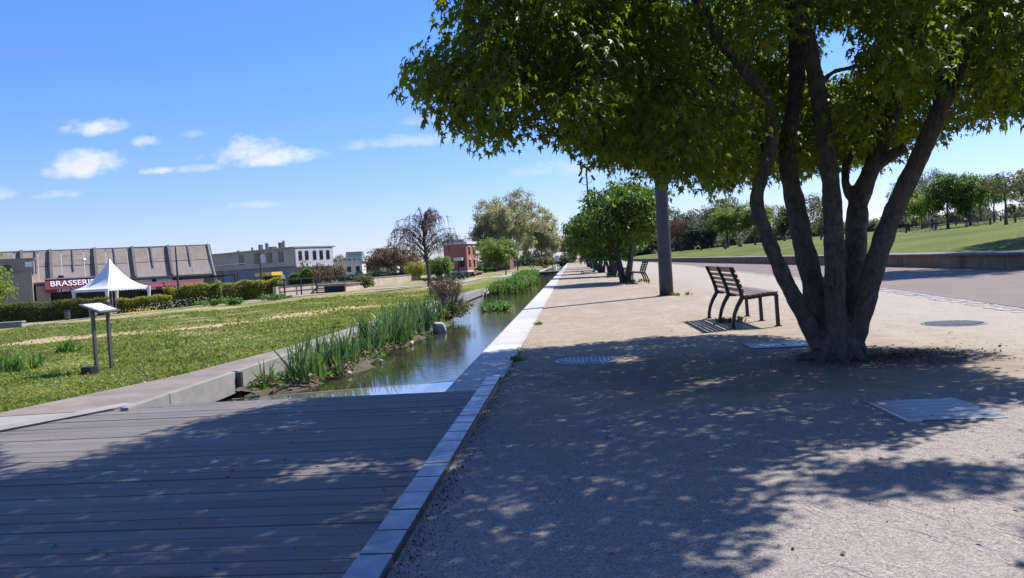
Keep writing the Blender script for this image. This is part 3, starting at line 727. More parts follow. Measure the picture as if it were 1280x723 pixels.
# ================================================================== THE BIG TREE
STEMS = {
    'S1':[(2.36,7.62,0.13,0.130),(2.20,7.58,0.46,0.115),(2.06,7.52,0.73,0.105),(1.93,7.46,1.03,0.098),(1.82,7.40,1.33,0.092),(1.76,7.36,1.52,0.090),(1.79,7.34,1.69,0.085),(1.85,7.32,1.86,0.085),(1.90,7.30,2.03,0.085),(1.91,7.28,2.22,0.080),(1.84,7.20,2.50,0.075),(1.64,7.10,2.72,0.070),(1.43,7.00,2.98,0.070),(1.23,6.90,3.29,0.065),(1.07,6.80,3.69,0.060),(0.82,6.60,4.29,0.040),(0.57,6.40,4.73,0.020)],
    'S1b':[(1.86,7.32,1.83,0.070),(1.85,7.50,2.11,0.060),(1.78,7.80,2.40,0.050),(1.66,8.10,2.71,0.040),(1.36,8.40,3.11,0.030),(0.82,8.80,3.52,0.020),(0.22,9.10,3.84,0.012)],
    'S2':[(2.49,7.70,0.17,0.160),(2.40,7.75,0.49,0.135),(2.36,7.80,0.81,0.125),(2.31,7.86,1.17,0.120),(2.28,7.90,1.47,0.115),(2.26,8.00,1.78,0.110),(2.26,8.05,2.07,0.105),(2.33,8.10,2.40,0.100),(2.43,8.20,2.82,0.095),(2.46,8.30,3.25,0.090),(2.47,8.40,3.70,0.085),(2.43,8.60,4.37,0.060),(2.42,8.90,5.19,0.030)],
    'S3':[(2.50,7.55,0.15,0.170),(2.48,7.50,0.54,0.150),(2.48,7.46,0.92,0.140),(2.47,7.42,1.29,0.132),(2.45,7.38,1.67,0.125),(2.39,7.32,2.11,0.118),(2.34,7.28,2.50,0.112),(2.26,7.22,2.89,0.105),(2.17,7.15,3.27,0.100),(2.07,7.00,3.68,0.080),(1.98,6.80,4.21,0.050),(2.07,6.60,4.62,0.020)],
    'S3b':[(2.36,7.30,2.56,0.040),(2.51,7.40,2.69,0.035),(2.68,7.50,2.74,0.030),(2.81,7.55,2.76,0.026),(2.82,7.58,2.61,0.020)],
    'S4':[(2.66,7.75,0.16,0.150),(2.75,7.85,0.50,0.130),(2.84,7.95,0.90,0.120),(2.89,8.00,1.26,0.118),(2.95,8.06,1.55,0.115),(3.11,8.12,1.86,0.100),(3.30,8.20,2.22,0.095),(3.46,8.30,2.56,0.090),(3.66,8.40,2.94,0.080),(3.89,8.50,3.36,0.070),(4.12,8.70,4.00,0.050),(4.42,9.00,4.79,0.030)],
    'S4b':[(2.94,8.06,1.54,0.080),(2.87,8.10,1.60,0.060),(2.87,8.20,1.76,0.050),(2.96,8.35,1.98,0.045),(3.23,8.50,2.28,0.040),(3.52,8.70,2.51,0.035)],
    'S4c':[(3.12,8.12,1.84,0.070),(3.24,8.05,1.94,0.060),(3.38,7.95,2.03,0.060)],
    'S5':[(2.63,7.60,0.12,0.150),(2.73,7.56,0.41,0.135),(2.81,7.50,0.73,0.125),(2.90,7.45,1.05,0.118),(2.99,7.40,1.32,0.112),(3.10,7.36,1.58,0.106),(3.22,7.30,1.86,0.100),(3.35,7.25,2.17,0.097),(3.46,7.20,2.44,0.093),(3.56,7.15,2.69,0.090),(3.62,7.10,2.86,0.080),(3.66,7.00,3.10,0.060),(3.68,6.80,3.46,0.045),(3.68,6.60,3.83,0.020)],
    'S5b':[(3.35,7.25,2.17,0.050),(3.45,7.40,2.48,0.045),(3.61,7.60,2.81,0.040),(3.83,7.80,3.23,0.030),(4.39,8.20,3.79,0.020)],
}
CLUMPS = np.array([(0.40,4.95,3.31),(3.03,7.54,3.19),(0.49,8.48,3.49),(0.77,3.70,2.82),(2.99,3.59,3.82),(3.99,4.38,4.54),(1.27,6.05,4.76),(4.59,8.22,4.12),(0.30,7.22,5.40),(2.44,7.32,4.82),(4.33,6.34,2.06),(1.65,10.23,2.98),(2.27,5.51,4.64),(0.07,4.50,3.62),(1.29,8.06,5.09),(2.17,8.76,3.93),(4.41,8.40,3.66),(-0.94,6.31,4.89),(-0.32,4.58,3.70),(0.97,5.11,4.94),(0.25,6.23,4.57),(2.60,5.32,4.18),(3.99,7.38,2.63),(2.99,6.89,2.51),(1.75,9.90,2.43),(5.10,9.23,3.92),(3.90,7.07,4.64),(1.86,8.45,2.01),(2.83,7.11,2.90),(0.60,9.09,4.10),(0.42,7.28,5.08),(2.72,8.51,5.44),(4.19,9.02,3.20),(0.63,4.69,4.51),(2.90,5.03,5.16),(0.73,4.26,4.08),(1.94,4.51,4.86),(0.98,5.26,4.34),(3.52,11.14,3.11),(4.37,8.85,4.21),(0.26,5.82,2.71),(4.56,7.46,4.59),(3.82,8.68,2.30),(1.20,4.95,3.17),(0.10,7.63,3.53),(1.39,4.17,5.05),(2.64,8.36,5.66),(4.45,5.77,2.88),(1.03,10.91,3.15),(3.61,9.21,4.59),(1.91,8.13,3.38),(2.24,5.58,4.97),(4.82,5.13,2.81),(4.31,10.26,3.89),(1.61,8.29,4.16),(4.34,9.05,4.38),(0.40,5.36,3.98),(5.09,8.27,4.21),(3.45,8.20,3.73),(3.07,9.69,2.46),(0.84,6.80,4.10),(3.88,7.70,3.61),(5.05,8.77,4.11),(-0.15,6.22,4.59),(3.27,9.51,2.61),(3.34,6.14,4.85),(2.35,8.40,4.67),(-0.69,5.12,3.40),(0.62,7.43,3.60),(-0.33,5.12,4.98),(1.00,3.95,3.94),(5.72,7.53,3.27),(3.79,10.54,2.96),(5.37,8.95,3.62),(0.94,5.78,1.79),(-0.61,5.41,4.18),(1.32,10.68,2.92),(0.95,6.27,2.50),(1.54,4.42,5.22),(1.89,8.95,5.27),(4.66,8.45,4.18),(0.10,7.31,5.04),(1.87,7.55,4.43),(0.79,6.39,4.71),(-1.26,5.29,4.04),(0.63,7.83,2.68),(2.08,8.41,2.96),(-0.11,5.91,5.30),(4.79,8.98,2.57),(5.02,7.94,4.76),(2.09,4.22,4.12),(1.87,7.98,4.12),(2.03,3.93,4.63),(3.38,6.25,4.39),(2.63,10.48,4.30),(2.43,6.86,3.22),(1.97,7.47,4.80),(1.41,9.10,2.87),(5.20,8.56,4.54),(2.80,9.01,2.69),(3.85,6.62,3.92),(1.04,10.04,3.97),(-1.46,5.55,4.18),(2.74,6.18,3.35),(1.79,8.14,5.37),(0.64,3.66,3.27),(1.24,10.67,3.95),(3.96,9.63,2.84),(3.76,9.85,4.35),(1.28,7.17,4.12),(4.38,7.54,3.55),(0.56,4.22,2.96),(0.09,8.52,2.75),(2.73,6.76,4.89),(4.03,8.52,3.21),(1.02,8.91,3.87),(5.09,5.10,3.28),(3.09,10.45,3.30),(1.96,6.40,4.26),(0.86,5.20,3.69),(2.43,10.78,4.85),(0.86,9.06,2.79),(3.07,7.58,5.39),(1.78,10.79,3.83),(2.75,9.62,4.59),(0.87,9.30,3.64),(3.70,6.99,5.19),(3.19,3.51,3.52),(-1.37,6.03,4.78),(3.11,7.99,5.06),(0.29,7.01,3.26),(2.02,10.46,2.02),(5.18,6.72,2.90),(3.68,4.65,4.85),(1.02,8.77,4.48),(2.80,8.00,5.27),(1.29,9.72,2.15),(2.81,7.88,4.26),(5.26,8.51,3.88),(1.96,5.21,3.38),(3.05,10.11,2.79),(4.47,7.79,4.37),(4.96,6.26,3.26),(3.15,3.77,3.51),(4.83,8.21,4.83),(1.28,7.05,1.98),(1.04,5.88,4.58),(3.01,11.55,3.40),(4.18,9.49,3.72),(3.81,6.44,2.63),(0.16,5.00,3.46),(0.15,6.57,5.25),(3.47,6.97,4.66),(1.05,8.30,4.53),(3.60,8.79,5.29),(4.77,5.89,2.38),(4.94,5.33,3.54),(1.36,10.06,4.24),(3.07,8.07,4.45),(3.91,8.00,4.65),(3.33,7.75,4.04),(2.48,3.71,4.18),(1.60,7.74,3.89),(4.45,9.21,3.46),(2.03,7.51,5.17),(2.45,10.66,4.62),(1.06,8.18,2.02),(1.66,3.62,2.76),(-0.34,6.14,2.97),(2.42,3.59,3.00),(2.44,6.47,5.53),(2.62,7.84,5.75),(1.70,8.01,2.05),(-1.37,6.93,4.58),(3.37,10.04,4.68),(4.97,5.50,4.30),(1.89,9.67,4.39),(0.90,3.86,3.69),(-1.17,5.76,4.22),(2.81,3.78,4.68),(0.07,5.12,5.01),(1.81,4.48,4.30),(-0.03,5.50,4.57),(1.17,8.67,3.29),(4.00,7.57,4.34),(3.84,8.20,5.36),(2.93,5.30,5.33),(2.06,8.08,3.89),(1.47,9.94,3.50),(3.39,8.91,2.47),(3.60,6.15,2.52),(-0.32,4.22,3.45),(2.37,8.09,2.09),(4.04,4.12,3.10),(2.00,7.17,4.65),(3.29,7.19,5.26),(4.69,9.37,3.58),(-0.78,5.21,3.91),(3.43,9.86,2.57),(4.08,8.80,2.86),(0.94,9.97,3.38),(2.01,10.79,2.25),(1.76,9.15,4.75),(0.90,8.24,2.62),(3.43,9.02,3.65),(3.09,7.06,3.76),(1.64,7.10,4.48),(2.01,8.85,5.66),(0.96,10.78,2.43),(2.06,4.76,4.48),(2.51,6.11,4.19),(3.38,7.10,3.10),(3.38,8.06,5.55),(2.68,7.62,3.45),(0.87,5.91,2.23),(1.13,8.77,2.53),(0.30,5.38,3.55),(0.38,7.55,3.36),(2.82,10.68,3.47),(2.40,8.87,3.09),(1.80,7.82,5.61),(3.22,5.92,4.55),(2.87,7.19,5.55),(1.20,9.53,4.32),(4.45,7.67,3.00),(2.46,4.50,3.71),(3.51,7.85,4.86),(2.91,4.87,4.50),(4.64,9.51,4.44),(1.74,7.32,5.08),(3.67,8.73,3.16),(0.77,6.55,3.97),(1.63,3.83,4.57),(1.71,10.30,4.61),(4.67,7.66,3.25),(4.59,8.74,4.71),(1.55,9.10,5.09),(0.27,4.80,4.02),(4.72,8.61,3.98),(-1.21,6.22,4.27),(1.68,4.14,3.96),(2.05,6.21,5.07),(1.86,5.01,5.44),(4.19,9.66,4.13),(3.93,8.41,2.87),(1.80,5.85,3.71),(1.51,5.95,4.37),(-0.32,6.29,5.11),(2.04,8.04,4.97),(2.09,8.09,2.30),(1.82,5.48,4.64),(-0.16,5.63,4.39),(0.29,7.03,3.81),(2.16,9.88,3.74),(0.87,9.12,4.92),(3.88,9.15,3.20),(0.84,9.94,2.48),(3.66,7.78,4.42),(2.36,3.69,3.24),(1.60,5.75,3.86),(0.99,3.97,4.52),(2.82,5.71,4.00),(1.26,6.39,5.70),(3.08,6.72,3.61),(2.39,10.18,2.26),(3.12,8.55,4.06),(0.34,9.41,3.20),(5.18,8.84,3.49),(0.23,6.79,5.43),(4.17,8.56,4.93),(2.22,4.71,5.20),(2.27,3.73,3.73),(2.59,9.09,4.76),(0.10,5.15,2.98),(2.66,9.19,4.98),(2.08,6.37,5.70),(0.50,8.29,4.22),(0.79,4.48,5.09),(-1.81,7.28,4.45),(-0.76,5.75,3.34),(1.14,9.32,4.99),(3.22,8.60,2.14),(2.05,6.61,5.47),(1.49,3.30,4.19),(-0.23,8.15,3.47),(4.32,6.63,1.99),(-0.09,6.66,3.91),(0.32,6.71,3.32),(3.88,8.45,4.84),(0.99,10.35,3.74),(3.45,8.78,4.66),(1.74,8.43,5.24),(2.79,8.78,4.02),(2.56,5.15,3.31),(1.71,5.39,3.37),(4.01,10.38,4.13),(0.18,8.56,3.50),(0.56,6.32,2.72),(2.93,7.50,3.46),(0.10,6.07,4.95),(0.43,6.26,5.19),(3.73,4.42,4.36),(2.02,9.49,3.31),(2.37,8.49,3.04),(0.55,5.52,4.63),(2.30,8.11,5.51),(-0.53,5.11,4.56),(0.62,5.11,3.16),(1.70,4.74,2.94),(3.38,6.40,3.58),(-0.33,6.34,4.77),(0.52,7.02,4.51),(5.11,8.73,3.28),(1.34,8.17,5.34),(1.68,8.11,5.78),(0.81,8.74,4.73),(5.51,6.67,2.88),(0.66,6.55,3.20),(4.60,8.10,3.24),(0.69,6.70,2.63),(2.91,8.76,4.46),(4.03,10.41,2.77),(0.17,6.28,5.31),(-0.10,6.26,4.05),(3.78,10.51,4.35),(0.53,10.26,3.08),(0.41,5.84,4.13),(0.76,5.58,4.76),(2.02,10.05,3.15),(3.70,10.16,4.06),(0.63,6.50,2.45),(1.63,3.79,2.53),(1.19,8.81,4.02),(1.71,8.41,4.70),(4.23,9.54,3.17),(-0.99,4.47,4.15),(1.97,6.16,4.06),(0.21,7.64,5.32),(1.28,8.50,5.18),(-0.56,6.29,4.18),(4.38,8.88,3.51),(0.63,4.01,3.29),(4.41,7.36,4.97),(-0.77,7.49,3.07),(3.60,9.62,3.83),(2.19,11.10,2.35),(2.74,7.55,5.76),(1.29,6.91,4.48),(3.26,7.83,5.56),(3.66,7.21,4.51),(2.80,5.21,4.89),(0.86,8.35,4.16),(3.26,5.91,2.88),(2.44,6.11,5.23),(1.03,5.66,4.11),(3.30,7.89,3.60),(1.04,5.49,4.70),(2.65,10.83,2.82),(4.28,8.33,4.45),(1.86,10.88,2.73),(-0.07,5.67,5.36),(1.55,6.93,2.23),(0.97,4.91,3.50),(0.35,5.77,4.74),(4.53,5.70,2.20),(2.55,6.75,4.50),(3.36,9.72,2.86),(1.71,6.46,5.42),(2.41,6.43,4.58),(0.42,8.26,3.98),(2.26,9.39,3.34),(4.12,7.68,2.55),(1.00,3.85,3.15),(0.88,7.45,2.80),(4.02,8.04,3.49),(4.67,5.74,3.19),(1.04,9.13,2.63),(2.74,4.36,4.07),(4.22,4.36,4.32),(-0.86,7.21,3.11),(1.32,10.51,4.83),(1.74,5.68,3.28),(3.62,6.89,2.33),(0.97,7.62,5.69),(3.88,6.69,2.23),(1.14,9.42,2.80),(0.99,7.24,4.27),(3.08,8.98,2.32),(1.33,10.69,4.63),(1.08,9.20,3.86),(1.42,11.08,3.06),(4.36,10.48,3.70),(3.48,8.16,4.02),(-0.76,4.33,3.49),(4.71,9.56,3.92),(1.29,4.32,4.12),(4.81,8.45,3.42),(1.03,7.70,2.24),(0.60,7.73,5.09),(0.58,9.72,2.33),(-0.06,7.07,3.04),(0.56,5.01,3.67),(1.34,4.95,3.72),(1.65,6.62,5.75),(0.69,9.47,2.71),(2.71,10.96,4.62),(0.55,8.98,3.50),(3.46,6.71,5.38),(0.84,6.68,2.90),(2.06,9.86,2.37),(3.50,7.86,2.78),(1.24,5.61,4.92),(2.70,10.34,2.74),(2.39,10.33,5.09),(3.17,8.75,4.25),(-0.15,8.09,3.15),(1.48,8.15,1.94),(4.50,4.53,3.32),(3.61,8.97,3.83),(2.64,10.28,4.67),(2.66,8.21,2.61),(-0.05,4.53,3.40),(4.69,7.96,4.95),(2.01,4.16,4.40),(1.92,6.01,5.60),(2.26,7.69,5.07),(5.30,8.28,4.34),(3.54,5.92,4.99),(-0.31,6.38,3.92),(4.85,7.48,3.83),(0.07,5.96,3.72),(5.29,5.94,3.73),(2.18,10.79,4.89),(2.18,11.39,3.99),(4.18,3.99,3.58),(1.49,10.78,4.00),(1.18,8.97,5.25),(1.45,8.60,2.48),(0.60,5.76,4.41),(0.81,7.68,3.13),(-1.14,4.86,4.18),(0.19,5.39,5.36),(1.73,8.65,5.69),(4.70,7.60,4.97),(0.60,8.45,5.40),(-0.85,5.50,4.67),(2.20,7.16,5.40),(-0.79,5.74,4.86),(1.03,5.46,3.91),(1.77,9.97,3.64),(4.63,10.28,3.28),(4.21,7.70,3.44),(-0.08,3.80,3.24),(0.55,9.78,3.65),(1.71,11.06,3.54),(0.43,6.79,3.97),(2.70,8.82,3.77),(2.92,8.73,5.23),(2.42,7.32,5.60),(-0.72,5.95,5.02),(3.78,8.79,4.13),(4.24,4.85,2.99),(1.56,6.19,5.19),(1.52,8.90,3.89),(1.31,9.47,2.36),(1.70,4.66,5.11),(4.35,10.20,2.91),(1.06,6.63,5.07),(1.70,4.38,2.77),(2.54,9.73,4.12),(3.33,10.59,3.21),(1.10,9.52,5.29),(0.86,6.64,4.41),(2.39,9.67,5.45),(1.75,11.18,3.17),(2.17,3.38,3.19),(2.64,10.58,3.73),(2.03,7.73,4.69),(0.64,8.52,4.49),(1.94,10.87,3.61),(3.91,7.43,3.11),(2.28,9.69,3.60),(1.51,6.62,3.15),(3.70,8.30,2.52),(1.56,7.72,2.37),(-0.13,6.67,2.68),(3.04,7.66,2.88),(0.25,7.31,2.29),(-0.01,8.67,2.98),(0.79,7.22,2.02),(3.09,9.16,3.77),(3.91,9.41,2.46),(1.84,9.31,4.10),(4.67,8.43,2.77),(0.58,6.16,2.06),(1.23,7.60,3.18),(2.70,9.29,4.00),(-0.76,7.84,2.42),(-0.18,6.68,3.23),(3.68,8.77,2.86),(2.47,10.06,2.49),(1.71,9.57,3.95),(4.55,9.23,3.06),(3.62,7.77,3.17),(-0.32,6.87,2.36),(2.79,9.15,2.09),(1.92,9.80,3.77),(2.93,7.33,2.66),(0.57,7.32,2.70),(-0.44,6.33,3.33),(-0.46,6.31,2.82),(2.71,8.29,2.07),(0.10,9.48,2.59),(0.62,6.30,3.25),(-0.33,6.06,2.59),(3.60,6.67,2.98),(3.61,8.31,3.56),(2.73,9.26,3.27),(4.00,7.71,2.31),(4.20,8.84,2.46),(2.54,5.48,2.78),(2.41,8.85,3.39),(4.32,8.30,2.80),(0.65,8.22,3.73),(0.86,6.19,2.92),(-0.28,7.66,2.74),(1.58,8.87,2.80),(-0.76,5.41,2.51),(4.06,7.09,2.55),(5.18,9.32,3.42),(-0.50,5.83,2.34),(0.21,6.90,2.87),(-0.97,6.10,2.69),(-0.78,5.79,2.28),(0.21,7.04,3.52),(1.76,9.04,3.81),(-0.85,6.78,2.78),(0.58,7.74,3.31),(-0.97,6.33,2.56),(2.77,9.49,2.83),(3.03,9.17,2.63),(4.83,9.24,3.30),(-0.73,6.30,3.28),(2.99,8.18,2.20),(2.17,9.37,3.09),(2.82,10.02,2.66),(1.70,8.61,3.02),(-0.12,6.03,2.39),(-0.03,6.40,3.30),(1.52,9.81,2.47),(2.59,9.57,2.28),(2.45,5.58,2.55),(3.25,8.29,2.07),(1.36,8.39,3.55),(4.52,8.95,3.23),(1.81,9.97,2.81),(-0.52,5.58,2.83),(-0.27,7.43,3.65),(0.38,9.96,2.90),(-0.49,7.87,2.88),(4.66,9.57,3.35),(-0.88,7.06,2.73),(0.47,9.16,2.61),(3.81,9.16,2.26),(1.72,10.00,3.22),(3.04,9.84,3.60),(0.11,7.96,3.17),(2.44,9.80,2.12),(2.44,7.19,3.42),(3.16,5.82,2.61),(4.18,8.41,2.49),(3.62,9.57,2.84),(3.10,8.67,2.78),(1.34,10.13,3.22),(3.71,6.82,2.70),(-0.48,6.68,3.30),(4.08,7.04,3.20),(0.11,6.81,2.56),(4.44,9.88,4.22),(-0.61,7.13,3.13),(4.05,9.92,2.71),(4.73,8.43,2.46),(-0.27,7.38,3.03),(0.73,9.68,3.49),(-0.55,7.69,3.05),(0.79,8.46,3.68),(0.03,6.95,2.32),(4.41,7.92,2.84),(1.79,8.43,3.91),(-0.04,7.37,3.44),(3.57,7.38,3.39),(1.43,5.50,2.65),(0.44,7.25,3.36),(2.39,9.30,2.74),(0.15,5.42,2.18),(4.32,9.64,3.46),(0.71,6.45,2.04),(0.82,5.42,1.96),(4.62,9.49,2.84),(0.70,6.17,2.38),(4.89,8.73,2.68),(1.30,6.23,2.03),(2.80,10.01,2.11),(0.35,7.57,2.98),(2.53,9.07,2.94),(2.19,10.14,4.10),(0.37,5.78,2.45),(-0.71,7.03,2.41),(2.63,8.34,3.46),(-0.60,6.06,2.51),(0.09,7.98,3.50),(3.44,9.61,2.17),(2.94,6.49,2.98),(0.34,6.55,2.06),(3.23,6.23,2.88),(-0.82,7.28,3.35),(-0.16,8.11,3.98),(-0.28,7.20,2.81),(4.77,9.01,3.38),(2.83,9.85,2.46),(0.09,7.41,2.90),(4.31,9.42,2.81),(0.60,9.79,3.15),(3.86,10.06,3.13),(-0.88,7.39,2.69),(4.20,9.16,2.36),(2.71,8.38,3.73),(-0.30,6.46,3.16),(3.08,10.09,4.33),(4.73,9.03,3.09),(2.81,9.63,3.93),(2.62,9.50,4.21),(2.66,8.84,2.43),(-0.49,5.59,3.12),(3.97,9.50,3.90),(-0.98,5.76,2.51),(3.94,9.86,2.47),(2.38,8.68,2.72),(2.58,7.10,2.17),(0.60,8.18,2.35),(1.26,5.87,2.14),(5.74,7.02,3.15),(5.36,6.64,3.55),(4.88,4.42,2.63),(4.84,7.45,4.42),(4.79,4.95,2.53),(2.03,9.45,2.03),(-1.78,4.78,3.71),(3.54,8.52,5.03),(5.64,5.82,4.50),(1.23,5.17,4.98),(5.63,5.95,3.55),(1.97,7.35,3.75),(2.45,8.34,3.86),(4.42,6.62,2.32),(2.48,10.55,3.26),(2.26,6.35,5.00),(-0.69,6.58,3.87),(3.02,7.95,2.53),(5.30,9.51,3.56),(5.69,5.05,3.28),(0.36,4.38,3.37),(3.22,11.28,4.47),(-0.52,6.65,5.26),(3.90,3.87,2.64),(0.19,5.02,4.63),(-0.54,5.03,3.74),(2.71,10.98,4.10),(4.94,5.37,2.72),(2.26,11.09,3.41),(4.29,7.01,2.66),(0.34,8.31,5.30),(2.13,7.67,3.95),(5.94,5.87,3.87),(2.45,5.75,5.49),(1.63,4.55,3.91),(3.26,9.94,2.26),(3.39,7.55,4.95),(1.54,4.29,3.02),(1.97,11.22,3.04),(-0.95,4.93,4.36),(4.36,6.91,3.88),(0.99,10.47,2.49),(2.04,10.83,3.89),(5.90,6.26,4.22),(2.77,5.49,4.43),(5.27,5.29,3.14),(3.43,4.16,2.35),(4.80,5.28,4.98),(0.36,8.41,2.63),(1.97,4.41,2.57),(5.01,4.82,3.53),(5.44,9.17,3.21),(-1.04,6.61,4.65),(4.13,8.99,5.45),(5.20,6.51,2.62),(2.23,7.88,4.11),(3.00,11.46,3.69),(3.29,5.69,5.29),(4.82,6.15,3.07),(2.45,5.19,4.75),(0.83,7.18,3.63),(0.82,5.81,5.28),(5.22,6.02,4.39),(2.10,5.88,3.23),(4.36,5.19,3.49),(2.35,5.37,2.32),(2.25,5.70,2.85),(0.64,10.36,2.67),(0.33,10.14,2.59),(-0.02,5.70,3.99),(2.88,11.32,3.12),(3.03,9.78,2.22),(2.47,5.20,5.25),(5.13,6.38,2.23),(5.03,7.68,3.46),(5.05,6.98,2.52),(2.45,11.37,4.23),(2.63,4.96,3.72),(3.45,11.47,3.57),(3.61,6.21,3.46),(5.84,9.25,3.73),(2.61,7.91,5.10),(5.79,7.44,4.27),(5.24,5.13,2.62),(4.40,5.56,3.23),(5.89,7.91,3.42),(1.95,5.31,5.02),(0.43,6.01,4.66),(3.74,6.27,3.02),(4.01,11.20,3.28),(2.95,6.92,3.51),(3.66,10.32,2.90),(1.34,8.51,4.17),(1.85,7.59,3.63),(4.82,4.90,4.09),(5.87,6.73,3.37),(-1.36,4.46,3.79),(1.66,10.42,2.73),(-0.65,5.32,4.98),(0.89,8.29,2.23),(4.89,5.65,2.04),(4.84,4.77,4.32),(3.25,10.39,2.69),(4.71,4.99,3.50),(1.12,9.83,5.05),(1.26,9.89,4.84),(0.17,5.41,4.96),(1.28,10.66,3.18),(4.99,5.98,3.49),(4.44,5.04,2.96),(5.49,8.79,4.06),(1.34,9.92,5.49),(2.65,9.12,5.56),(5.42,8.44,4.07),(1.36,9.41,3.89),(3.73,7.17,5.57),(3.59,10.94,2.35),(0.60,9.98,2.64),(2.41,10.99,2.29),(5.19,5.84,4.97),(2.48,9.01,4.26),(4.85,6.39,2.43),(5.12,6.05,4.69),(0.56,5.35,2.99),(1.03,9.75,4.52),(5.13,9.05,4.72),(3.25,11.45,3.00),(5.60,8.50,4.35),(-0.65,5.89,4.42),(3.86,4.98,2.17),(2.80,7.68,3.75),(5.88,6.78,4.23),(4.57,6.99,2.60),(0.98,10.61,2.99),(2.76,5.98,3.89),(-0.14,6.75,5.33),(5.58,7.35,2.95),(2.90,6.24,4.62),(4.10,5.34,2.18),(4.35,7.32,5.33),(5.47,5.25,2.80),(5.27,9.80,3.61),(0.70,8.70,2.75),(2.43,5.82,4.43),(5.23,7.00,3.04),(0.98,4.52,3.68),(3.16,11.13,3.19),(5.30,7.60,2.38),(3.31,6.81,4.44),(4.59,10.91,3.80),(5.46,4.94,3.19),(4.77,5.31,4.48),(3.83,4.31,2.82),(4.01,9.95,5.17),(0.49,5.66,5.49),(4.79,5.33,2.35),(1.74,10.24,2.48),(-1.65,6.00,3.93),(0.95,4.75,3.98),(0.39,5.38,4.78),(5.26,6.57,3.12),(3.74,10.26,2.30),(5.43,5.47,4.12),(3.37,11.73,3.46),(2.35,11.66,3.99),(2.97,6.87,4.65),(2.63,6.94,4.05),(1.25,11.14,3.36),(3.27,10.86,2.90),(3.28,9.19,2.20),(5.20,5.77,2.32),(-0.47,5.96,4.81),(-1.43,4.93,4.24),(-0.12,6.75,4.82),(-0.59,6.96,3.94),(3.79,9.11,5.60),(3.86,10.79,3.23),(2.60,10.01,4.79),(3.62,11.37,2.88),(2.54,5.68,5.16),(4.79,7.86,2.84),(4.30,7.37,4.63),(3.53,10.24,4.28),(3.14,7.10,4.73),(4.71,4.71,3.20),(3.79,7.62,5.41),(5.62,7.76,4.02),(4.32,8.60,3.92),(5.00,4.60,4.09),(5.23,5.62,2.59),(4.81,9.90,3.36),(5.51,6.72,4.30),(0.34,6.79,2.30),(4.74,7.25,3.58),(5.43,5.11,4.45),(1.63,10.48,3.59),(4.90,4.29,3.28),(5.30,7.26,2.55),(4.46,7.01,3.50),(2.58,10.52,2.61),(3.15,9.42,5.10),(1.12,9.47,3.56),(3.84,10.81,2.60),(2.75,11.26,2.50),(-0.48,4.63,4.16),(-0.94,6.16,4.15),(0.79,4.56,3.87),(2.55,5.82,2.39),(5.11,6.04,2.64),(3.39,11.49,2.76),(2.69,11.53,4.06),(3.29,8.28,5.43),(2.23,5.10,4.84),(3.49,11.61,3.09),(2.99,10.32,2.17),(2.92,11.81,3.11),(4.68,4.24,3.39),(2.83,9.20,2.36),(6.15,6.42,4.01),(3.66,11.22,2.64),(0.89,5.69,3.50),(1.21,9.46,4.65),(2.22,5.43,3.66),(3.16,10.90,2.27),(-1.17,4.42,3.50),(3.84,6.69,5.39),(3.39,10.63,4.22),(6.06,6.23,3.70),(5.65,5.14,3.04),(5.26,5.32,2.34),(-1.12,6.18,4.70),(3.93,4.11,2.34),(4.28,8.78,4.85),(5.67,9.78,3.84),(4.53,5.23,2.69),(0.12,7.96,5.00),(3.75,7.20,4.02),(4.15,6.81,5.18),(1.39,5.36,4.49),(4.35,4.85,4.38),(3.20,5.79,2.28),(5.33,4.84,3.68),(3.88,8.48,4.00),(0.92,4.23,3.20),(-1.87,4.54,3.59),(3.02,8.33,4.88),(1.90,6.73,4.00),(3.70,11.04,2.89),(-0.32,5.64,4.75),(1.44,10.06,3.74),(0.96,10.88,3.46),(5.91,8.15,4.44),(2.40,9.22,5.13),(1.22,11.09,4.08),(4.01,10.75,2.87),(-0.83,7.07,5.20),(5.59,5.10,3.77),(2.17,8.29,3.75),(-1.42,5.20,4.22),(2.13,10.62,3.31),(-0.59,6.50,4.33),(2.09,11.15,2.77),(0.19,5.15,4.25),(5.81,7.62,4.65),(2.90,10.73,2.61),(2.91,6.31,5.37),(4.68,6.65,2.03),(5.99,6.96,4.05),(2.70,10.08,3.12),(2.63,11.48,2.63),(-0.65,5.55,3.89),(3.62,10.52,2.73),(3.51,10.23,4.54),(5.02,6.61,1.92),(3.45,3.82,2.56),(-0.95,4.97,4.00),(4.81,5.73,2.92),(1.15,6.97,4.98),(3.69,10.81,4.77),(5.54,7.73,2.91),(1.38,4.49,2.78),(2.79,11.78,3.41),(5.08,5.14,4.36),(2.36,6.75,5.05),(0.92,7.89,5.59),(-0.49,5.20,2.32),(3.01,5.31,4.20),(4.32,4.98,3.87),(0.37,5.07,4.83),(-1.52,6.42,4.02),(3.71,9.10,2.53),(4.82,5.76,3.73),(4.72,5.66,2.55),(1.40,8.52,3.16),(3.85,9.43,4.15),(2.68,11.62,3.67),(2.74,5.17,4.55),(4.59,5.54,3.77),(5.12,4.84,2.89),(4.30,5.03,2.26),(5.22,7.56,4.76),(-0.07,5.80,2.83),(5.23,4.38,3.56),(2.49,10.87,3.32),(2.97,8.61,2.22),(3.13,10.69,2.74),(3.09,3.70,2.33),(5.27,8.03,3.76),(0.48,9.37,3.64),(2.15,11.44,3.18),(3.45,6.10,5.31),(3.04,7.14,4.23),(3.67,5.72,4.10),(4.10,6.01,4.60),(4.08,5.77,4.30),(4.05,5.68,4.00),(4.54,5.99,4.70),(3.71,5.55,3.80),(3.76,5.80,4.40)])
STEM_K = {'S1': .72, 'S2': .84, 'S3': .66, 'S4': .88, 'S5': .80}
tree = empty('maple_tree', (2.55, 7.63, 0)); tag(tree, 'big multi-stemmed maple with dense green crown in the foreground', 'tree')
T0 = np.array([2.55, 7.63, 0])
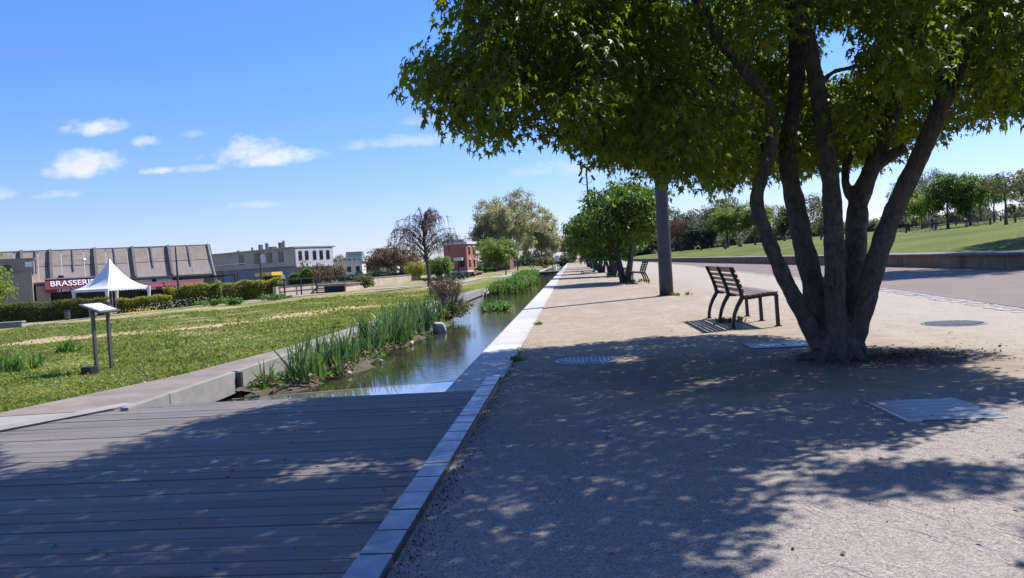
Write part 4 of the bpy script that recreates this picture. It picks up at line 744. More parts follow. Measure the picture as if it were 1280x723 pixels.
mb = MB()
for k, pl in STEMS.items():
    P3 = [Vector(p[:3])-Vector(T0) for p in pl]; rr_ = [p[3]*STEM_K[k[:2]] for p in pl]
    # densify with a Catmull-Rom so stems curve
    pts, rad = [], []
    for i in range(len(P3)-1):
        p0, p1, p2, p3 = P3[max(i-1, 0)], P3[i], P3[i+1], P3[min(i+2, len(P3)-1)]
        for s_ in range(4):
            u = s_/4
            pts.append(.5*((2*p1)+(p2-p0)*u+(2*p0-5*p1+4*p2-p3)*u*u+(3*p1-p0-3*p2+p3)*u**3)); rad.append(rr_[i]*(1-u)+rr_[i+1]*u)
    pts.append(P3[-1]); rad.append(rr_[-1])
    rad = [max(r_, .016)*(1+.05*math.sin(i*1.7+len(k)*2)) for i, r_ in enumerate(rad)]
    mb.tube(pts, rad, 16)
mb.lathe([(.23, -.06), (.222, .0), (.20, .08), (.19, .18), (.175, .28), (.14, .36), (.08, .42)], 24, (-.02, .0))
for k in range(9):
    a = k*.70+.2; L = random.uniform(.32, .48)
    mb.tube([(.15*math.cos(a), .15*math.sin(a), .16), (.235*math.cos(a+.1), .235*math.sin(a+.1), .035), (L*math.cos(a+.2), L*math.sin(a+.2), -.03)], [.065, .045, .02], 8)
trunk = mb.build('trunk', 'bark', tree)
rm = trunk.modifiers.new('join', 'REMESH'); rm.mode = 'VOXEL'; rm.voxel_size = .013
sm_ = trunk.modifiers.new('soften', 'SMOOTH'); sm_.factor = .5; sm_.iterations = 6
tex = bpy.data.textures.new('bark_lumps', 'CLOUDS'); tex.noise_scale = .11; tex.noise_depth = 3
dp = trunk.modifiers.new('lumps', 'DISPLACE'); dp.texture = tex; dp.strength = .022; dp.mid_level = .5; dp.texture_coords = 'LOCAL'
rm.use_smooth_shade = True
# twigs reach out to every leaf clump
roots = [np.array(p[:3])-T0 for k, pl in STEMS.items() for p in pl if p[2] > 1.7]
segs = grow(list(CLUMPS-T0), roots, .0065, rng)
seg_mesh('branches', segs, 6, 'bark', tree, rng)
# leaves
def clump_leaves(centers, per, rad, size, rng, flat=.62):
    N = len(centers)*per
    c = np.repeat(centers, per, 0)
    d = rng.normal(0, 1, (N, 3)); d /= np.linalg.norm(d, axis=1)[:, None]
    rr_ = rng.uniform(0, 1, N)**.5
    off = d*(rr_*rad*rng.uniform(.75, 1.2, N))[:, None]; off[:, 2] *= flat
    pos_ = c+off
    yaw = np.arctan2(off[:, 1], off[:, 0])+rng.normal(0, .8, N)
    tilt = np.clip(rng.normal(.78, .45, N), -.4, 1.6)
    roll = rng.normal(0, .45, N)
    sz = size*rng.uniform(.5, 1.4, N)
    return pos_, yaw, tilt, roll, sz
cl = clump_leaves(CLUMPS-T0, 80, .30, .080, rng, .75); cl2 = clump_leaves(CLUMPS-T0, 80, .31, .070, rng, .75)
crown = leaf_cloud('crown', *cl, PALM, 'maple_leaf', tree); c2_ = leaf_cloud('crown', *cl2, PALM2, 'maple_leaf', tree)
bm = bmesh.new(); bm.from_mesh(crown.data); bm.from_mesh(c2_.data); bm.to_mesh(crown.data); bm.free(); bpy.data.objects.remove(c2_)

# ================================================================== OTHER TREES
def crown_points(cx, cy, cz, rx, ry, rz, n, rng, lobes=9, bottom=-.75):
    """uneven crown: points scattered in overlapping lobes of an ellipsoid"""
    L = []
    for k in range(lobes):
        u = rng.normal(size=3); u /= np.linalg.norm(u)
        if u[2] < bottom: u[2] = -u[2]*.3
        L.append((u*.58*rng.uniform(.75, 1.12), rng.uniform(.34, .52)))
    L.append((np.zeros(3), .55)); P_ = []
    while len(P_) < n:
        c, r_ = L[rng.integers(len(L))]
        d = rng.normal(size=3); d /= np.linalg.norm(d)
        p = c+d*r_*rng.uniform(.45, 1)**.5
        if p[2] < -1: continue
        P_.append(p)
    return np.array(P_)*np.array([rx, ry, rz])+np.array([cx, cy, cz])
def far_tree(name, label, x, y, z, h, wid, th, leaf, bark, nl, ls, seed, stems=1, tr=None, clumps=120, crad=.5, lobes=9, cat='tree', group=None, twigr=.012, flat=.8, twigm=None, squash=.5, wide_y=None):
    r_ = np.random.default_rng(seed); t0 = empty(name, (x, y, z)); tag(t0, label, cat, group)
    cz = th+(h-th)*.5; rz_ = (h-th)*.5
    P_ = crown_points(0, 0, cz, wid/2, (wide_y or wid)/2, rz_, clumps, r_, lobes)
    mb = MB(); roots = []; tr = tr or h*.022
    for s_ in range(stems):
        a = s_*2*math.pi/max(stems, 1)+seed; sp = (0 if stems == 1 else wid*.16)
        pts = []; m_ = 7; topz = th+(h-th)*.78
        for i in range(m_+1):
            u = i/m_
            pts.append((math.cos(a)*sp*u*1.1+r_.normal(0, tr*.45)*u+(tr*.7*math.cos(a) if stems > 1 else 0), math.sin(a)*sp*u+r_.normal(0, tr*.45)*u+(tr*.7*math.sin(a) if stems > 1 else 0), topz*u-.08*(i == 0)))
        rad = [tr*(1.25 if i == 0 else 1)*(1-.82*i/m_)/(1 if stems == 1 else 1.5) for i in range(m_+1)]
        mb.tube(pts, rad, 8); roots += [np.array(p) for p in pts if p[2] > th*.75]
    mb.build('trunk', bark, t0, smooth=True)
    seg_mesh('branches', grow(list(P_), roots, twigr, r_), 4, twigm or bark, t0, r_, sub=2)
    per = max(1, nl//clumps)
    lf = clump_leaves(P_, per, crad, ls, r_, flat)
    leaf_cloud('crown', *lf, OVAL, leaf, t0)
    return t0
# row of maples down the promenade
mk = far_tree('maple_tree', 'second maple in the promenade row, behind the lamp post and bench', 2.3, 33.2, 0, 4.85, 6.0, .9, 'maple_leaf_far', 'bark', 17000, .19, 21, stems=4, tr=.17, clumps=230, crad=.42, lobes=11, group='maples in a row along the promenade')
tree['group'] = 'maples in a row along the promenade'
for (x_, y_, s_, rz_, lab) in ((2.45, 46.5, .93, 1.2, 'third maple of the promenade row, just behind the second'), (2.3, 59, 1.0, 2.6, 'fourth maple of the promenade row, level with the scooter'),
        (2.4, 72, .95, 4.0, 'fifth maple of the promenade row, its trunk small beside the path'), (2.5, 86, 1.0, .5, 'sixth maple of the promenade row, near the far lamp mast'), (2.4, 102, 1.05, 5.2, 'last maple of the promenade row, farthest down the path')):
    c_ = copy_thing(mk, (x_, y_, 0), rz_, s_); c_['label'] = lab

# ---- weeping tree on the lawn, nearly bare, with long drooping twigs
r_ = np.random.default_rng(77)
wx, wy = -8.5, 45.6; t0 = empty('weeping_tree', (wx, wy, float(hl(wx, wy)))); tag(t0, 'nearly bare weeping tree with drooping reddish twigs on the lawn', 'tree')
mb = MB(); mb.tube([(0, 0, -.1), (.0, 0, .5), (-.06, .02, 1.2), (-.12, .03, 1.9), (-.16, 0, 2.7), (-.2, 0, 3.5), (-.22, 0, 4.2)], [.15, .115, .10, .095, .075, .05, .025], 9)
mb.build('trunk', 'bark_far', t0, smooth=True)
mb = MB(); buds = []
for k in range(64):
    a = r_.uniform(0, 2*math.pi); L = 2.15*r_.uniform(.2, 1)**.6; ztip = 4.75-2.3*(L/2.15)**2.2+r_.normal(0, .15); z_ = max(1.5, min(4.0, ztip-r_.uniform(.3, .9)-.25*L))
    lim = []
    for i in range(7):
        u = i/6; lim.append(np.array((-.16+math.cos(a)*L*u, math.sin(a)*L*u, z_+(ztip-z_)*(1.25*math.sin(u*1.571)-.25*u*u*u)))+r_.normal(0, .035, 3))
    mb.tube(lim, [.026*(1-.78*i/6) for i in range(7)], 5, cap=False)
    for q in range(13):
        i = r_.integers(2, 7); p = lim[i].copy(); a2 = a+r_.normal(0, 1.0); drop = r_.uniform(.15, 1.0); out_ = r_.uniform(.05, .38)
        tw = [p+np.array((math.cos(a2)*out_*math.sin(v*1.5), math.sin(a2)*out_*math.sin(v*1.5), .12*math.sin(v*3)-drop*v**1.5)) for v in np.linspace(0, 1, 6)]
        mb.tube(tw, [.009, .008, .007, .006, .005, .004], 3, cap=False)
        for p_ in tw[1:]:
            for _ in range(1): buds.append(p_+r_.normal(0, .04, 3))
mb.build('branches', 'twig_red', t0)
buds = np.array(buds); n = len(buds)
leaf_cloud('crown', buds, r_.uniform(0, 6.3, n), r_.normal(.8, .5, n), r_.normal(0, .6, n), r_.uniform(.045, .10, n), OVAL, 'leaf_red', t0)

def gz(x, y): return float(hl(x, y)) if x < -3.9 else (float(hr(x, y)) if x > 15.2 else 0.0)
FT = [
 # name, label, x, y, h, w, trunk_h, leaf, bark, n, size, kwargs
 ('round_tree', 'small bright green round tree standing before the great plane tree', -12, 122, 6.3, 7.4, .1, 'leaf_bright', 'bark_far', 11000, .26, dict(clumps=190, crad=.65, lobes=18)),
 ('plane_tree', 'great olive plane tree rising highest on the left skyline', -13, 170, 17.3, 19.5, 1.8, 'leaf_plane', 'bark_far', 44000, .42, dict(clumps=560, crad=1.15, lobes=16, twigr=.03, twigm='twig_grey', squash=.5)),
 ('plane_tree', 'smaller olive plane tree right of the great one, by the path end', -6.8, 184, 13.2, 10.5, 1.5, 'leaf_plane', 'bark_far', 24000, .4, dict(clumps=320, crad=1.0, lobes=11, twigr=.025, twigm='twig_grey')),
 ('bare_tree', 'tall grey leafless tree peeping left of the great plane tree', -22.0, 178, 12.6, 6.5, 2, 'leaf_brown', 'bark_far', 700, .3, dict(clumps=240, crad=.9, twigr=.03, twigm='twig_grey')),
 ('bare_tree', 'grey leafless tree standing behind the red brick building', -25.5, 165, 9.6, 8, 2, 'leaf_brown', 'bark_far', 900, .3, dict(clumps=240, crad=.9, twigr=.028, twigm='twig_grey')),
 ('brown_tree', 'broad brown budding tree left of the weeping tree', -31.2, 130, 6.9, 8.6, 1.0, 'leaf_brown', 'bark_far', 7000, .3, dict(clumps=240, crad=.75, lobes=10, twigm='twig_red')),
 ('brown_tree', 'lower brown budding tree between white house and weeping tree', -33.5, 160, 6.6, 9.0, 1.0, 'leaf_brown', 'bark_far', 4500, .3, dict(clumps=200, crad=.8, twigm='twig_grey')),
 ('bare_tree', 'grey bare tree just right of the white ended building', -52, 172, 6.3, 10, 1.0, 'leaf_olive', 'bark_far', 3500, .35, dict(clumps=200, crad=.9, twigr=.02, twigm='twig_grey')),
 ('bare_tree', 'grey green bare tree behind the white house', -44, 178, 6.0, 10, 1.0, 'leaf_olive', 'bark_far', 3500, .35, dict(clumps=200, crad=.9, twigr=.02, twigm='twig_grey')),
 ('olive_tree', 'olive tree closing the path end, nearest the canal line', -1.5, 205, 8.6, 9, 1.6, 'leaf_olive', 'bark_far', 6000, .4, dict(clumps=170, crad=.9)),
 ('olive_tree', 'brownish tree closing the path end behind the maple row', 5.5, 215, 9.0, 10, 1.6, 'leaf_brown', 'bark_far', 6000, .4, dict(clumps=170, crad=.9)),
 ('olive_tree', 'olive tree at the path end seen right of the maple row', 14, 230, 9.5, 11, 1.6, 'leaf_olive', 'bark_far', 6000, .4, dict(clumps=170, crad=.9)),
 ('garden_tree', 'small light green tree at the left picture edge', -25.6, 30.0, 4.2, 5.2, .9, 'leaf_bright', 'bark_far', 7000, .17, dict(clumps=150, crad=.5)),
 ('conifer', 'dark blue green conifer on the lawn seen left of the big maple', 25.1, 150, 5.8, 6.4, .2, 'leaf_dark', 'bark_far', 8000, .3, dict(clumps=150, crad=.8)),
 ('red_tree', 'reddish bare tree left of the dark conifer', 26.5, 186, 8.6, 10, 1.4, 'leaf_red', 'bark_far', 4500, .35, dict(clumps=200, crad=.9, twigm='twig_red')),
 ('lime_tree', 'bright yellow green tree just right of the dark conifer', 30.6, 152, 8.8, 8.4, .8, 'leaf_bright', 'bark_far', 8000, .34, dict(clumps=170, crad=.8)),
 ('lime_tree', 'yellow green tree beside the leftmost maple stem', 35.3, 150, 8.8, 7.6, .8, 'leaf_bright', 'bark_far', 7500, .34, dict(clumps=160, crad=.8)),
 ('pale_tree', 'tall pale grey green tree behind the two yellow green trees', 39, 195, 13.8, 13, 2, 'leaf_olive', 'bark_far', 7000, .45, dict(clumps=240, crad=1.1, twigm='twig_grey', twigr=.02)),
 ('bare_tree', 'grey leafless tree seen between first and second maple stems', 44.5, 172, 8.6, 8, 1.5, 'leaf_olive', 'bark_far', 2500, .35, dict(clumps=200, crad=.9, twigm='twig_grey')),
 ('conifer', 'dark pointed tree seen between first and second maple stems', 49.5, 182, 9.3, 6.5, .4, 'leaf_dark', 'bark_far', 6000, .35, dict(clumps=150, crad=.8)),
 ('bare_tree', 'grey budding tree seen between second and third maple stems', 53.5, 168, 9.5, 9, 1.5, 'leaf_olive', 'bark_far', 3500, .35, dict(clumps=200, crad=.9, twigm='twig_grey')),
 ('garden_tree', 'olive green tree seen between the two right hand maple stems', 51.5, 122, 8.2, 7.5, .8, 'leaf_olive', 'bark_far', 6000, .3, dict(clumps=150, crad=.8)),
 ('poplar', 'tall pale bare tree with several stems right of the big maple', 55.6, 125, 10.6, 9.8, 1.0, 'leaf_haze', 'bark_pale', 9000, .22, dict(clumps=380, crad=.75, stems=4, tr=.3, twigr=.02, twigm='bark_pale')),
 ('garden_tree', 'yellow green bushy tree at the foot of the tall pale bare tree', 49.3, 112, 5.0, 5.5, .5, 'leaf_bright', 'bark_far', 5000, .28, dict(clumps=120, crad=.7)),
 ('green_tree', 'dense dark green tree by the rail fence, left one of the pair', 43.4, 92, 7.5, 6.0, .3, 'leaf_green', 'bark_far', 9000, .24, dict(clumps=170, crad=.55)),
 ('green_tree', 'dense dark green tree by the rail fence, right one of the pair', 46.6, 93.5, 7.3, 6.6, .3, 'leaf_green', 'bark_far', 10000, .24, dict(clumps=180, crad=.55)),
 ('garden_tree', 'low yellow green tree behind the dark green pair', 65.5, 128, 6.6, 7.5, 1.0, 'leaf_bright', 'bark_far', 5000, .3, dict(clumps=130, crad=.7)),
 ('open_tree', 'open crowned tree with dark trunk inside the rail fence', 40.6, 75, 5.4, 4.5, 1.6, 'leaf_olive', 'bark_far', 2600, .15, dict(clumps=230, crad=.38, tr=.15, twigr=.014)),
 ('open_tree', 'olive tree behind the open crowned tree', 52.2, 99, 6.0, 5.2, 1.6, 'leaf_olive', 'bark_far', 4200, .22, dict(clumps=170, crad=.6)),
 ('brown_tree', 'dark brown green tree cut by the right picture edge', 60.0, 105, 6.8, 6.5, 1.2, 'leaf_olive', 'bark_far', 6500, .28, dict(clumps=170, crad=.7)),
 ('park_tree', 'tall park tree just outside the right edge shading the road', 19.8, 32.6, 17.5, 7.5, 9.6, 'leaf_green', 'bark_far', 9000, .30, dict(clumps=260, crad=.7, tr=.24)),
 ('park_tree', 'tall park tree just outside the right edge shading the lawn', 25.5, 37.0, 17.0, 8.0, 8.8, 'leaf_green', 'bark_far', 9000, .30, dict(clumps=260, crad=.7, tr=.24)),
]
for k, (nm, lab, x_, y_, h_, w_, th_, lf_, bk_, nl_, ls_, kw) in enumerate(FT):
    kw = dict(kw); kw.pop('squash', None)
    far_tree(nm, lab, x_, y_, gz(x_, y_)-.03, h_, w_, th_, lf_, bk_, nl_, ls_, 100+k, **kw)
# distant wooded skyline, one mass on each side
def far_wood(x0, x1, y0, y1, h0, h1, n, leaf, seed, label):
    r_ = np.random.default_rng(seed); C_ = []
    for k in range(n):
        x = r_.uniform(x0, x1); y = y0+(y1-y0)*(x-x0)/(x1-x0)+r_.uniform(-8, 8); h = r_.uniform(h0, h1)*(.75+.35*math.sin(x*.11+seed)); wd = h*r_.uniform(.5, .8)
        p = crown_points(x, y, gz(x, y)+h*.5, wd/2*1.2, wd/2*1.2, h*.52, 42, r_, 6); p[:, 2] = np.maximum(p[:, 2]-h*.06, gz(x, y)); C_.append(p); C_.append(np.stack([x+r_.normal(0, wd*.5, 22), y+r_.normal(0, 3, 22), gz(x, y)+r_.uniform(.2, 3.0, 22)], -1))
    C_ = np.concatenate(C_); lf = clump_leaves(C_, 15, 1.15, .85, r_, .9)
    o = leaf_cloud('distant_wood', *lf, OVAL, leaf); tag(o, label, 'wood', kind='stuff'); return o
far_wood(-190, -20, 215, 265, 5, 7.5, 90, 'leaf_haze', 3, 'far grey wood along the left horizon')
far_wood(18, 68, 250, 245, 10, 14, 60, 'leaf_haze', 4, 'far grey green wood behind the big maple stems')
far_wood(68, 210, 250, 235, 4.5, 7, 80, 'leaf_haze', 6, 'low far wood along the right horizon')
far_wood(-25, 30, 275, 275, 6, 9.0, 26, 'leaf_haze', 5, 'far wood closing the view down the promenade')

# ================================================================== HEDGES AND BUSHES
def hedge(name, label, a, b_, h, wd, leaf, n, ls, seed, group=None, lumps=.16):
    r_ = np.random.default_rng(seed); ax, ay = a; bx, by = b_; L = math.hypot(bx-ax, by-ay); rz = math.atan2(by-ay, bx-ax)
    za, zb = gz(ax, ay), gz(bx, by); t0 = empty(name, (ax, ay, za), rz); tag(t0, label, 'hedge', group)
    mb = MB(); m_ = int(L/1.2)+1
    for i in range(m_):
        u = (i+.5)/m_*L; hh = h*(.8+.1*math.sin(u*1.3+seed)); mb.box(u, 0, (zb-za)*u/L+hh/2-.05, L/m_*1.02, wd*.72, hh)
    mb.build('stems', 'leaf_dark', t0)
    u = r_.uniform(0, L, n); side = r_.uniform(0, 1, n); lump = 1+lumps*np.sin(u*2.1+seed)+lumps*.7*np.sin(u*4.7)
    z_ = np.where(side < .42, h*lump+r_.normal(0, .04, n), r_.uniform(0, 1, n)**.8*h*lump)
    s_ = np.where(side < .42, r_.uniform(-.5, .5, n), np.sign(r_.uniform(-1, .5, n))*.5)*wd*(1+.18*np.sin(u*2.9))+r_.normal(0, .05, n)
    P_ = np.stack([u, s_, z_+(zb-za)*u/L], -1)
    leaf_cloud('foliage', P_, r_.uniform(0, 6.3, n), r_.normal(.3, .7, n), r_.normal(0, .7, n), r_.uniform(.6, 1.3, n)*ls, OVAL, leaf, t0)
    return t0
G = 'hedges in front of the brasserie'
hedge('hedge', 'long low dark hedge before the stone block of the brasserie', (-45.5, 50.5), (-34.9, 55.6), 1.30, 1.2, 'leaf_hedge_dark', 12000, .13, 1, G, .03)
hedge('hedge', 'yellow green hedge in front of the white tent', (-35.6, 57.6), (-32.2, 59.6), 1.05, 1.0, 'leaf_hedge', 6000, .13, 2, G, .05)
hedge('hedge', 'taller rounded hedge under the red awning, behind the lamp pole', (-33.6, 61.0), (-29.6, 63.0), 1.62, 1.5, 'leaf_hedge', 8000, .14, 3, G, .06)
hedge('hedge', 'yellow green hedge running towards the second lamp pole', (-29.5, 63.2), (-25.2, 66.0), 1.5, 1.2, 'leaf_hedge', 8000, .14, 4, G, .05)
hedge('hedge', 'short dark hedge ending beside the terrace railing', (-25.0, 66.5), (-23.2, 67.5), 1.75, 1.2, 'leaf_green', 4000, .16, 5, G)
def bush(name, label, x, y, h, wd, leaf, n, ls, seed, group=None, cat='bush', wy=None):
    r_ = np.random.default_rng(seed); t0 = empty(name, (x, y, gz(x, y)-.03)); tag(t0, label, cat, group)
    P_ = crown_points(0, 0, h*.5, wd/2, (wy or wd)/2, h*.5, 60, r_, 7, -.3)
    mb = MB()
    for p in P_[:14]: mb.tube([(p[0]*.15, p[1]*.15, -.05), (p[0]*.5, p[1]*.5, p[2]*.6), tuple(p)], [.03*h/1.5, .02*h/1.5, .008], 4, cap=False)
    mb.build('stems', 'bark_far', t0)
    leaf_cloud('foliage', *clump_leaves(P_, max(1, n//60), min(h, wd)*.2, ls, r_, .8), OVAL, leaf, t0); return t0
bush('shrub', 'rounded brown green shrub at the right end of the terrace railing', -17.5, 64.5, 1.35, 1.6, 'leaf_olive', 2600, .13, 31)
bush('shrub', 'brown shrub growing under the white end of the grey building', -38.0, 112, 4.2, 9.5, 'leaf_brown', 4000, .3, 32)
bush('shrub', 'yellow shrub behind the weeping tree, on the left', -18.6, 92, 2.6, 4.2, 'leaf_hedge', 3500, .2, 33)
bush('shrub', 'dark green shrub behind the trunk of the weeping tree', -15.6, 90, 2.7, 3.6, 'leaf_green', 3200, .2, 34)
bush('shrub', 'bright green upright shrub right of the weeping tree', -13.8, 86, 2.6, 1.9, 'leaf_bright', 2600, .18, 35)
bush('shrub', 'purplish low shrub bed on the lawn by the path lamp', -10.6, 76, .75, 4.2, 'leaf_dark', 2600, .13, 36)
bush('shrub', 'blue green low planting beside the weeping tree', -10.2, 62, .55, 6.0, 'leaf_dark', 3200, .12, 37, wy=4)
bush('shrub', 'low green bush in front of the red brick building', -13.4, 118, 1.3, 5, 'leaf_green', 2400, .2, 38)
bush('shrub', 'dark bush under the great plane tree', -7.5, 150, 2.2, 6.5, 'leaf_dark', 2400, .3, 39)
bush('shrub', 'pale bush beside the white sign by the canal', -4.2, 128, 1.8, 5.0, 'leaf_olive', 2400, .25, 40)
bush('shrub', 'dark shrub right of the white sign, at the canal end', -1.9, 150, 2.2, 4.0, 'leaf_dark', 2000, .28, 41)
bush('shrub', 'green planting on the lawn before the terrace steps', -19.6, 49.0, .55, 2.6, 'leaf_weed', 1800, .11, 42)
bush('shrub', 'green tuft on the lawn left of the terrace steps', -21.2, 46.5, .5, 1.6, 'leaf_weed', 1400, .11, 43)
bush('shrub', 'leafy green patch with pale flowers behind the information board', -24.5, 50.5, .7, 4.0, 'leaf_weed', 2400, .12, 44)
# white flower bed
r_ = np.random.default_rng(50); n = 240
x_ = r_.normal(-26.2, 1.5, n); y_ = 49+.25*(x_+26)+r_.normal(0, .55, n); z_ = hl(x_, y_)+r_.uniform(.2, .75, n)
o = leaf_cloud('flower_bed', np.stack([x_, y_, z_], -1), r_.uniform(0, 6.3, n), r_.normal(0, .4, n), r_.normal(0, .4, n), r_.uniform(.05, .11, n), OVAL, 'flower_white'); tag(o, 'white blossom in the flower bed before the hedges', 'flowers', kind='stuff')
n = 140; x_ = r_.normal(-26.3, .5, n); y_ = 45+r_.normal(0, .3, n); z_ = hl(x_, y_)+r_.uniform(.1, .45, n)
o = leaf_cloud('flower_bed', np.stack([x_, y_, z_], -1), r_.uniform(0, 6.3, n), r_.normal(0, .4, n), r_.normal(0, .4, n), r_.uniform(.06, .13, n), OVAL, 'flower_yellow'); tag(o, 'small patch of orange yellow flowers before the hedges', 'flowers', kind='stuff')

# ================================================================== REEDS, WATER PLANTS, WEEDS
def blades(name, label, cx, cy, z, rx, ry, n, h0, h1, wd, leaf, seed, group=None, cat='iris', lean=.3, flat=None, straw=0):
    """sword shaped leaves rising from one root patch"""
    r_ = np.random.default_rng(seed); t0 = empty(name, (cx, cy, z)); tag(t0, label, cat, group)
    V, F = [], []
    fans = max(3, n//7); fx = r_.uniform(-1, 1, (fans, 2)); 
    for k in range(n):
        f_ = fx[r_.integers(fans)]; bx, by = f_[0]*rx+r_.normal(0, .03), f_[1]*ry+r_.normal(0, .03)
        a = r_.uniform(0, 6.3); h = r_.uniform(h0, h1); ln = abs(r_.normal(0, lean))*h; fa = r_.uniform(0, 6.3); w_ = wd*r_.uniform(.7, 1.25)
        bend = r_.uniform(.15, .6)*h if r_.random() < .24 else 0
        i0 = len(V)
        for i, u in enumerate((0, .3, .6, .85, 1)):
            px_, py_ = bx+math.cos(a)*(ln*u**1.5+bend*max(0, u-.5)), by+math.sin(a)*(ln*u**1.5+bend*max(0, u-.5)); pz = h*u-bend*1.5*max(0, u-.6)
            ww = w_*(1, 1.05, .9, .55, .06)[i]/2
            V += [(px_-math.cos(fa)*ww, py_-math.sin(fa)*ww, pz), (px_+math.cos(fa)*ww, py_+math.sin(fa)*ww, pz)]
        F += [(i0+2*i, i0+2*i+1, i0+2*i+3, i0+2*i+2) for i in range(4)]
    np_mesh('leaves', np.array(V), np.array(F), leaf, t0)
    if straw:
        m_ = straw; P_ = np.stack([r_.uniform(-1, 1, m_)*rx*1.2, r_.uniform(-1, 1, m_)*ry*1.1, r_.uniform(0, .1, m_)], -1)
        leaf_cloud('dead_leaves', P_, r_.uniform(0, 6.3, m_), r_.normal(0, .5, m_), r_.normal(0, .5, m_), r_.uniform(.03, .10, m_), OVAL, 'leaf_straw', t0)
    return t0
G = 'iris clumps along the canal wall'
for (cx, cy, rx, ry, n, h0, h1, lab) in (
    (-3.62, 8.72, .12, .12, 26, .12, .34, 'sparse low iris sprouts nearest the boardwalk'),
    (-3.33, 9.15, .22, .36, 120, .32, .62, 'dense iris clump nearest the boardwalk'),
    (-3.28, 10.15, .24, .42, 120, .30, .60, 'second iris clump from the boardwalk, taller on its right'),
    (-3.30, 11.15, .24, .36, 60, .15, .40, 'short thin iris clump between the taller ones'),
    (-3.22, 12.5, .28, .55, 170, .34, .68, 'dense iris clump in the middle of the reed bed'),
    (-3.22, 13.9, .28, .60, 170, .32, .66, 'iris clump just before the pale rock'),
    (-3.15, 11.8, .2, .3, 70, .18, .42, 'low thin iris clump left of the dense middle clump'),
    (-3.1, 13.2, .2, .4, 90, .28, .58, 'narrow iris clump between the middle clump and the rock'),
    (-3.1, 9.7, .14, .25, 60, .14, .36, 'low iris tuft between the two nearest dense clumps'),
    (-3.25, 15.4, .30, .70, 180, .36, .74, 'iris clump behind the pale rock'),
    (-3.28, 17.0, .30, .70, 170, .36, .76, 'far iris clump beside the brown shrub')):
    blades('iris_clump', lab, cx, cy, -.17, rx, ry, n, h0, h1, .026, 'leaf_iris', int(cy*10), G, straw=90)
r_ = np.random.default_rng(60); n = 3400; y_ = r_.uniform(8.5, 19.6, n); x_ = -3.82+np.abs(r_.normal(0, .42, n))*np.where(y_ < 9.2, .6, 1); x_ = np.minimum(x_, -2.92+.12*np.sin(y_*1.9))
o = leaf_cloud('bank_plants', np.stack([x_, y_, -.2+r_.uniform(0, .12, n)**1.3+.02*(x_ < -3.2)], -1), r_.uniform(0, 6.3, n), r_.normal(-.2, .6, n), r_.normal(0, .6, n), r_.uniform(.03, .09, n), OVAL, 'leaf_weed'); tag(o, 'low green weeds covering the bank under the irises', 'weeds', kind='stuff')
bush_r = np.random.default_rng(61)
t0 = empty('dry_shrub', (-3.05, 18.6, -.2)); tag(t0, 'dry brown twiggy shrub at the far end of the reed bed', 'shrub')
mb = MB()
for k in range(150):
    a = bush_r.uniform(0, 6.3); L = bush_r.uniform(.2, .75); h = bush_r.uniform(.5, 1.15)
    mb.tube([(0, bush_r.normal(0, .2), 0), (math.cos(a)*L*.4, math.sin(a)*L*.5, h*.55), (math.cos(a)*L*.75, math.sin(a)*L, h)], [.008, .006, .003], 3, cap=False)
mb.build('stems', 'twig_grey', t0)
P_ = crown_points(0, 0, .75, .62, .85, .42, 60, bush_r, 6, -.3); leaf_cloud('seed_heads', *clump_leaves(P_, 30, .16, .05, bush_r), OVAL, 'leaf_brown', t0)
P_ = crown_points(.06, 0, .22, .5, .8, .3, 60, bush_r, 6, -.3); leaf_cloud('foliage', *clump_leaves(P_, 40, .15, .06, bush_r), OVAL, 'leaf_olive', t0)
# pale rock on the bank
bm = bmesh.new(); bmesh.ops.create_icosphere(bm, subdivisions=3, radius=1)
rk = random.Random(5)
for v in bm.verts:
    n_ = v.co.copy(); q = max(abs(n_.x)**4+abs(n_.y)**4+abs(n_.z)**4, .01)**(-.25)
    v.co = n_*q*(1+.10*math.sin(n_.x*5+n_.y*3)*math.cos(n_.z*4+1)+rk.uniform(-.025, .025))
    v.co = Vector((v.co.x*.11, v.co.y*.20, v.co.z*.11))
me = bpy.data.meshes.new('rock'); bm.to_mesh(me); bm.free()
o = link('rock', me, ['rock_pale']); o.location = (-2.78, 15.7, -.16); o.rotation_euler = (.15, .1, .5); tag(o, 'pale squarish rock at the water edge among the irises', 'rock')
rr_ = random.Random(9)
for k, (x_, y_, s_, lab) in enumerate(((-2.86, 13.3, .07, 'small straw coloured stone at the foot of the iris bed'), (-2.82, 10.9, .055, 'small brown stone on the bank by the short irises'), (-2.95, 9.75, .05, 'small stone beside the second iris clump'))):
    c_ = o.copy(); c_.data = o.data; sc.collection.objects.link(c_); c_.location = (x_, y_, -.2); c_.scale = (s_/.16*.6,)*3; c_.rotation_euler = (.3, .2*k, 1.3*k); c_['label'] = lab
# grassy islands further along
def island(name, label, cx, cy, rx, ry, h0, h1, n, leaf, seed, wd=.03):
    r_ = np.random.default_rng(seed); t0 = blades(name, label, cx, cy, -.22, rx, ry, n, h0, h1, wd, leaf, seed, cat='water plants', lean=.5, straw=int(n*.5))
    P_ = crown_points(0, 0, h1*.35, rx, ry, h1*.5, 110, r_, 9, -.2); leaf_cloud('foliage', *clump_leaves(P_, 42, min(rx, ry)*.35, .13, r_, .6), OVAL, leaf, t0)
    return t0
island('water_plants', 'low leafy plant patch floating in the middle of the canal', -2.2, 22.6, .38, 1.0, .06, .2, 200, 'leaf_weed', 71)
island('water_plants', 'large lush green island of plants beyond the end of the canal wall', -3.0, 37.0, .85, 4.2, .15, .62, 380, 'leaf_green', 72, .05)
island('water_plants', 'yellow green plants on the bank just past the lush island', -3.1, 48.5, .8, 6.5, .2, .6, 420, 'leaf_weed', 73, .06)
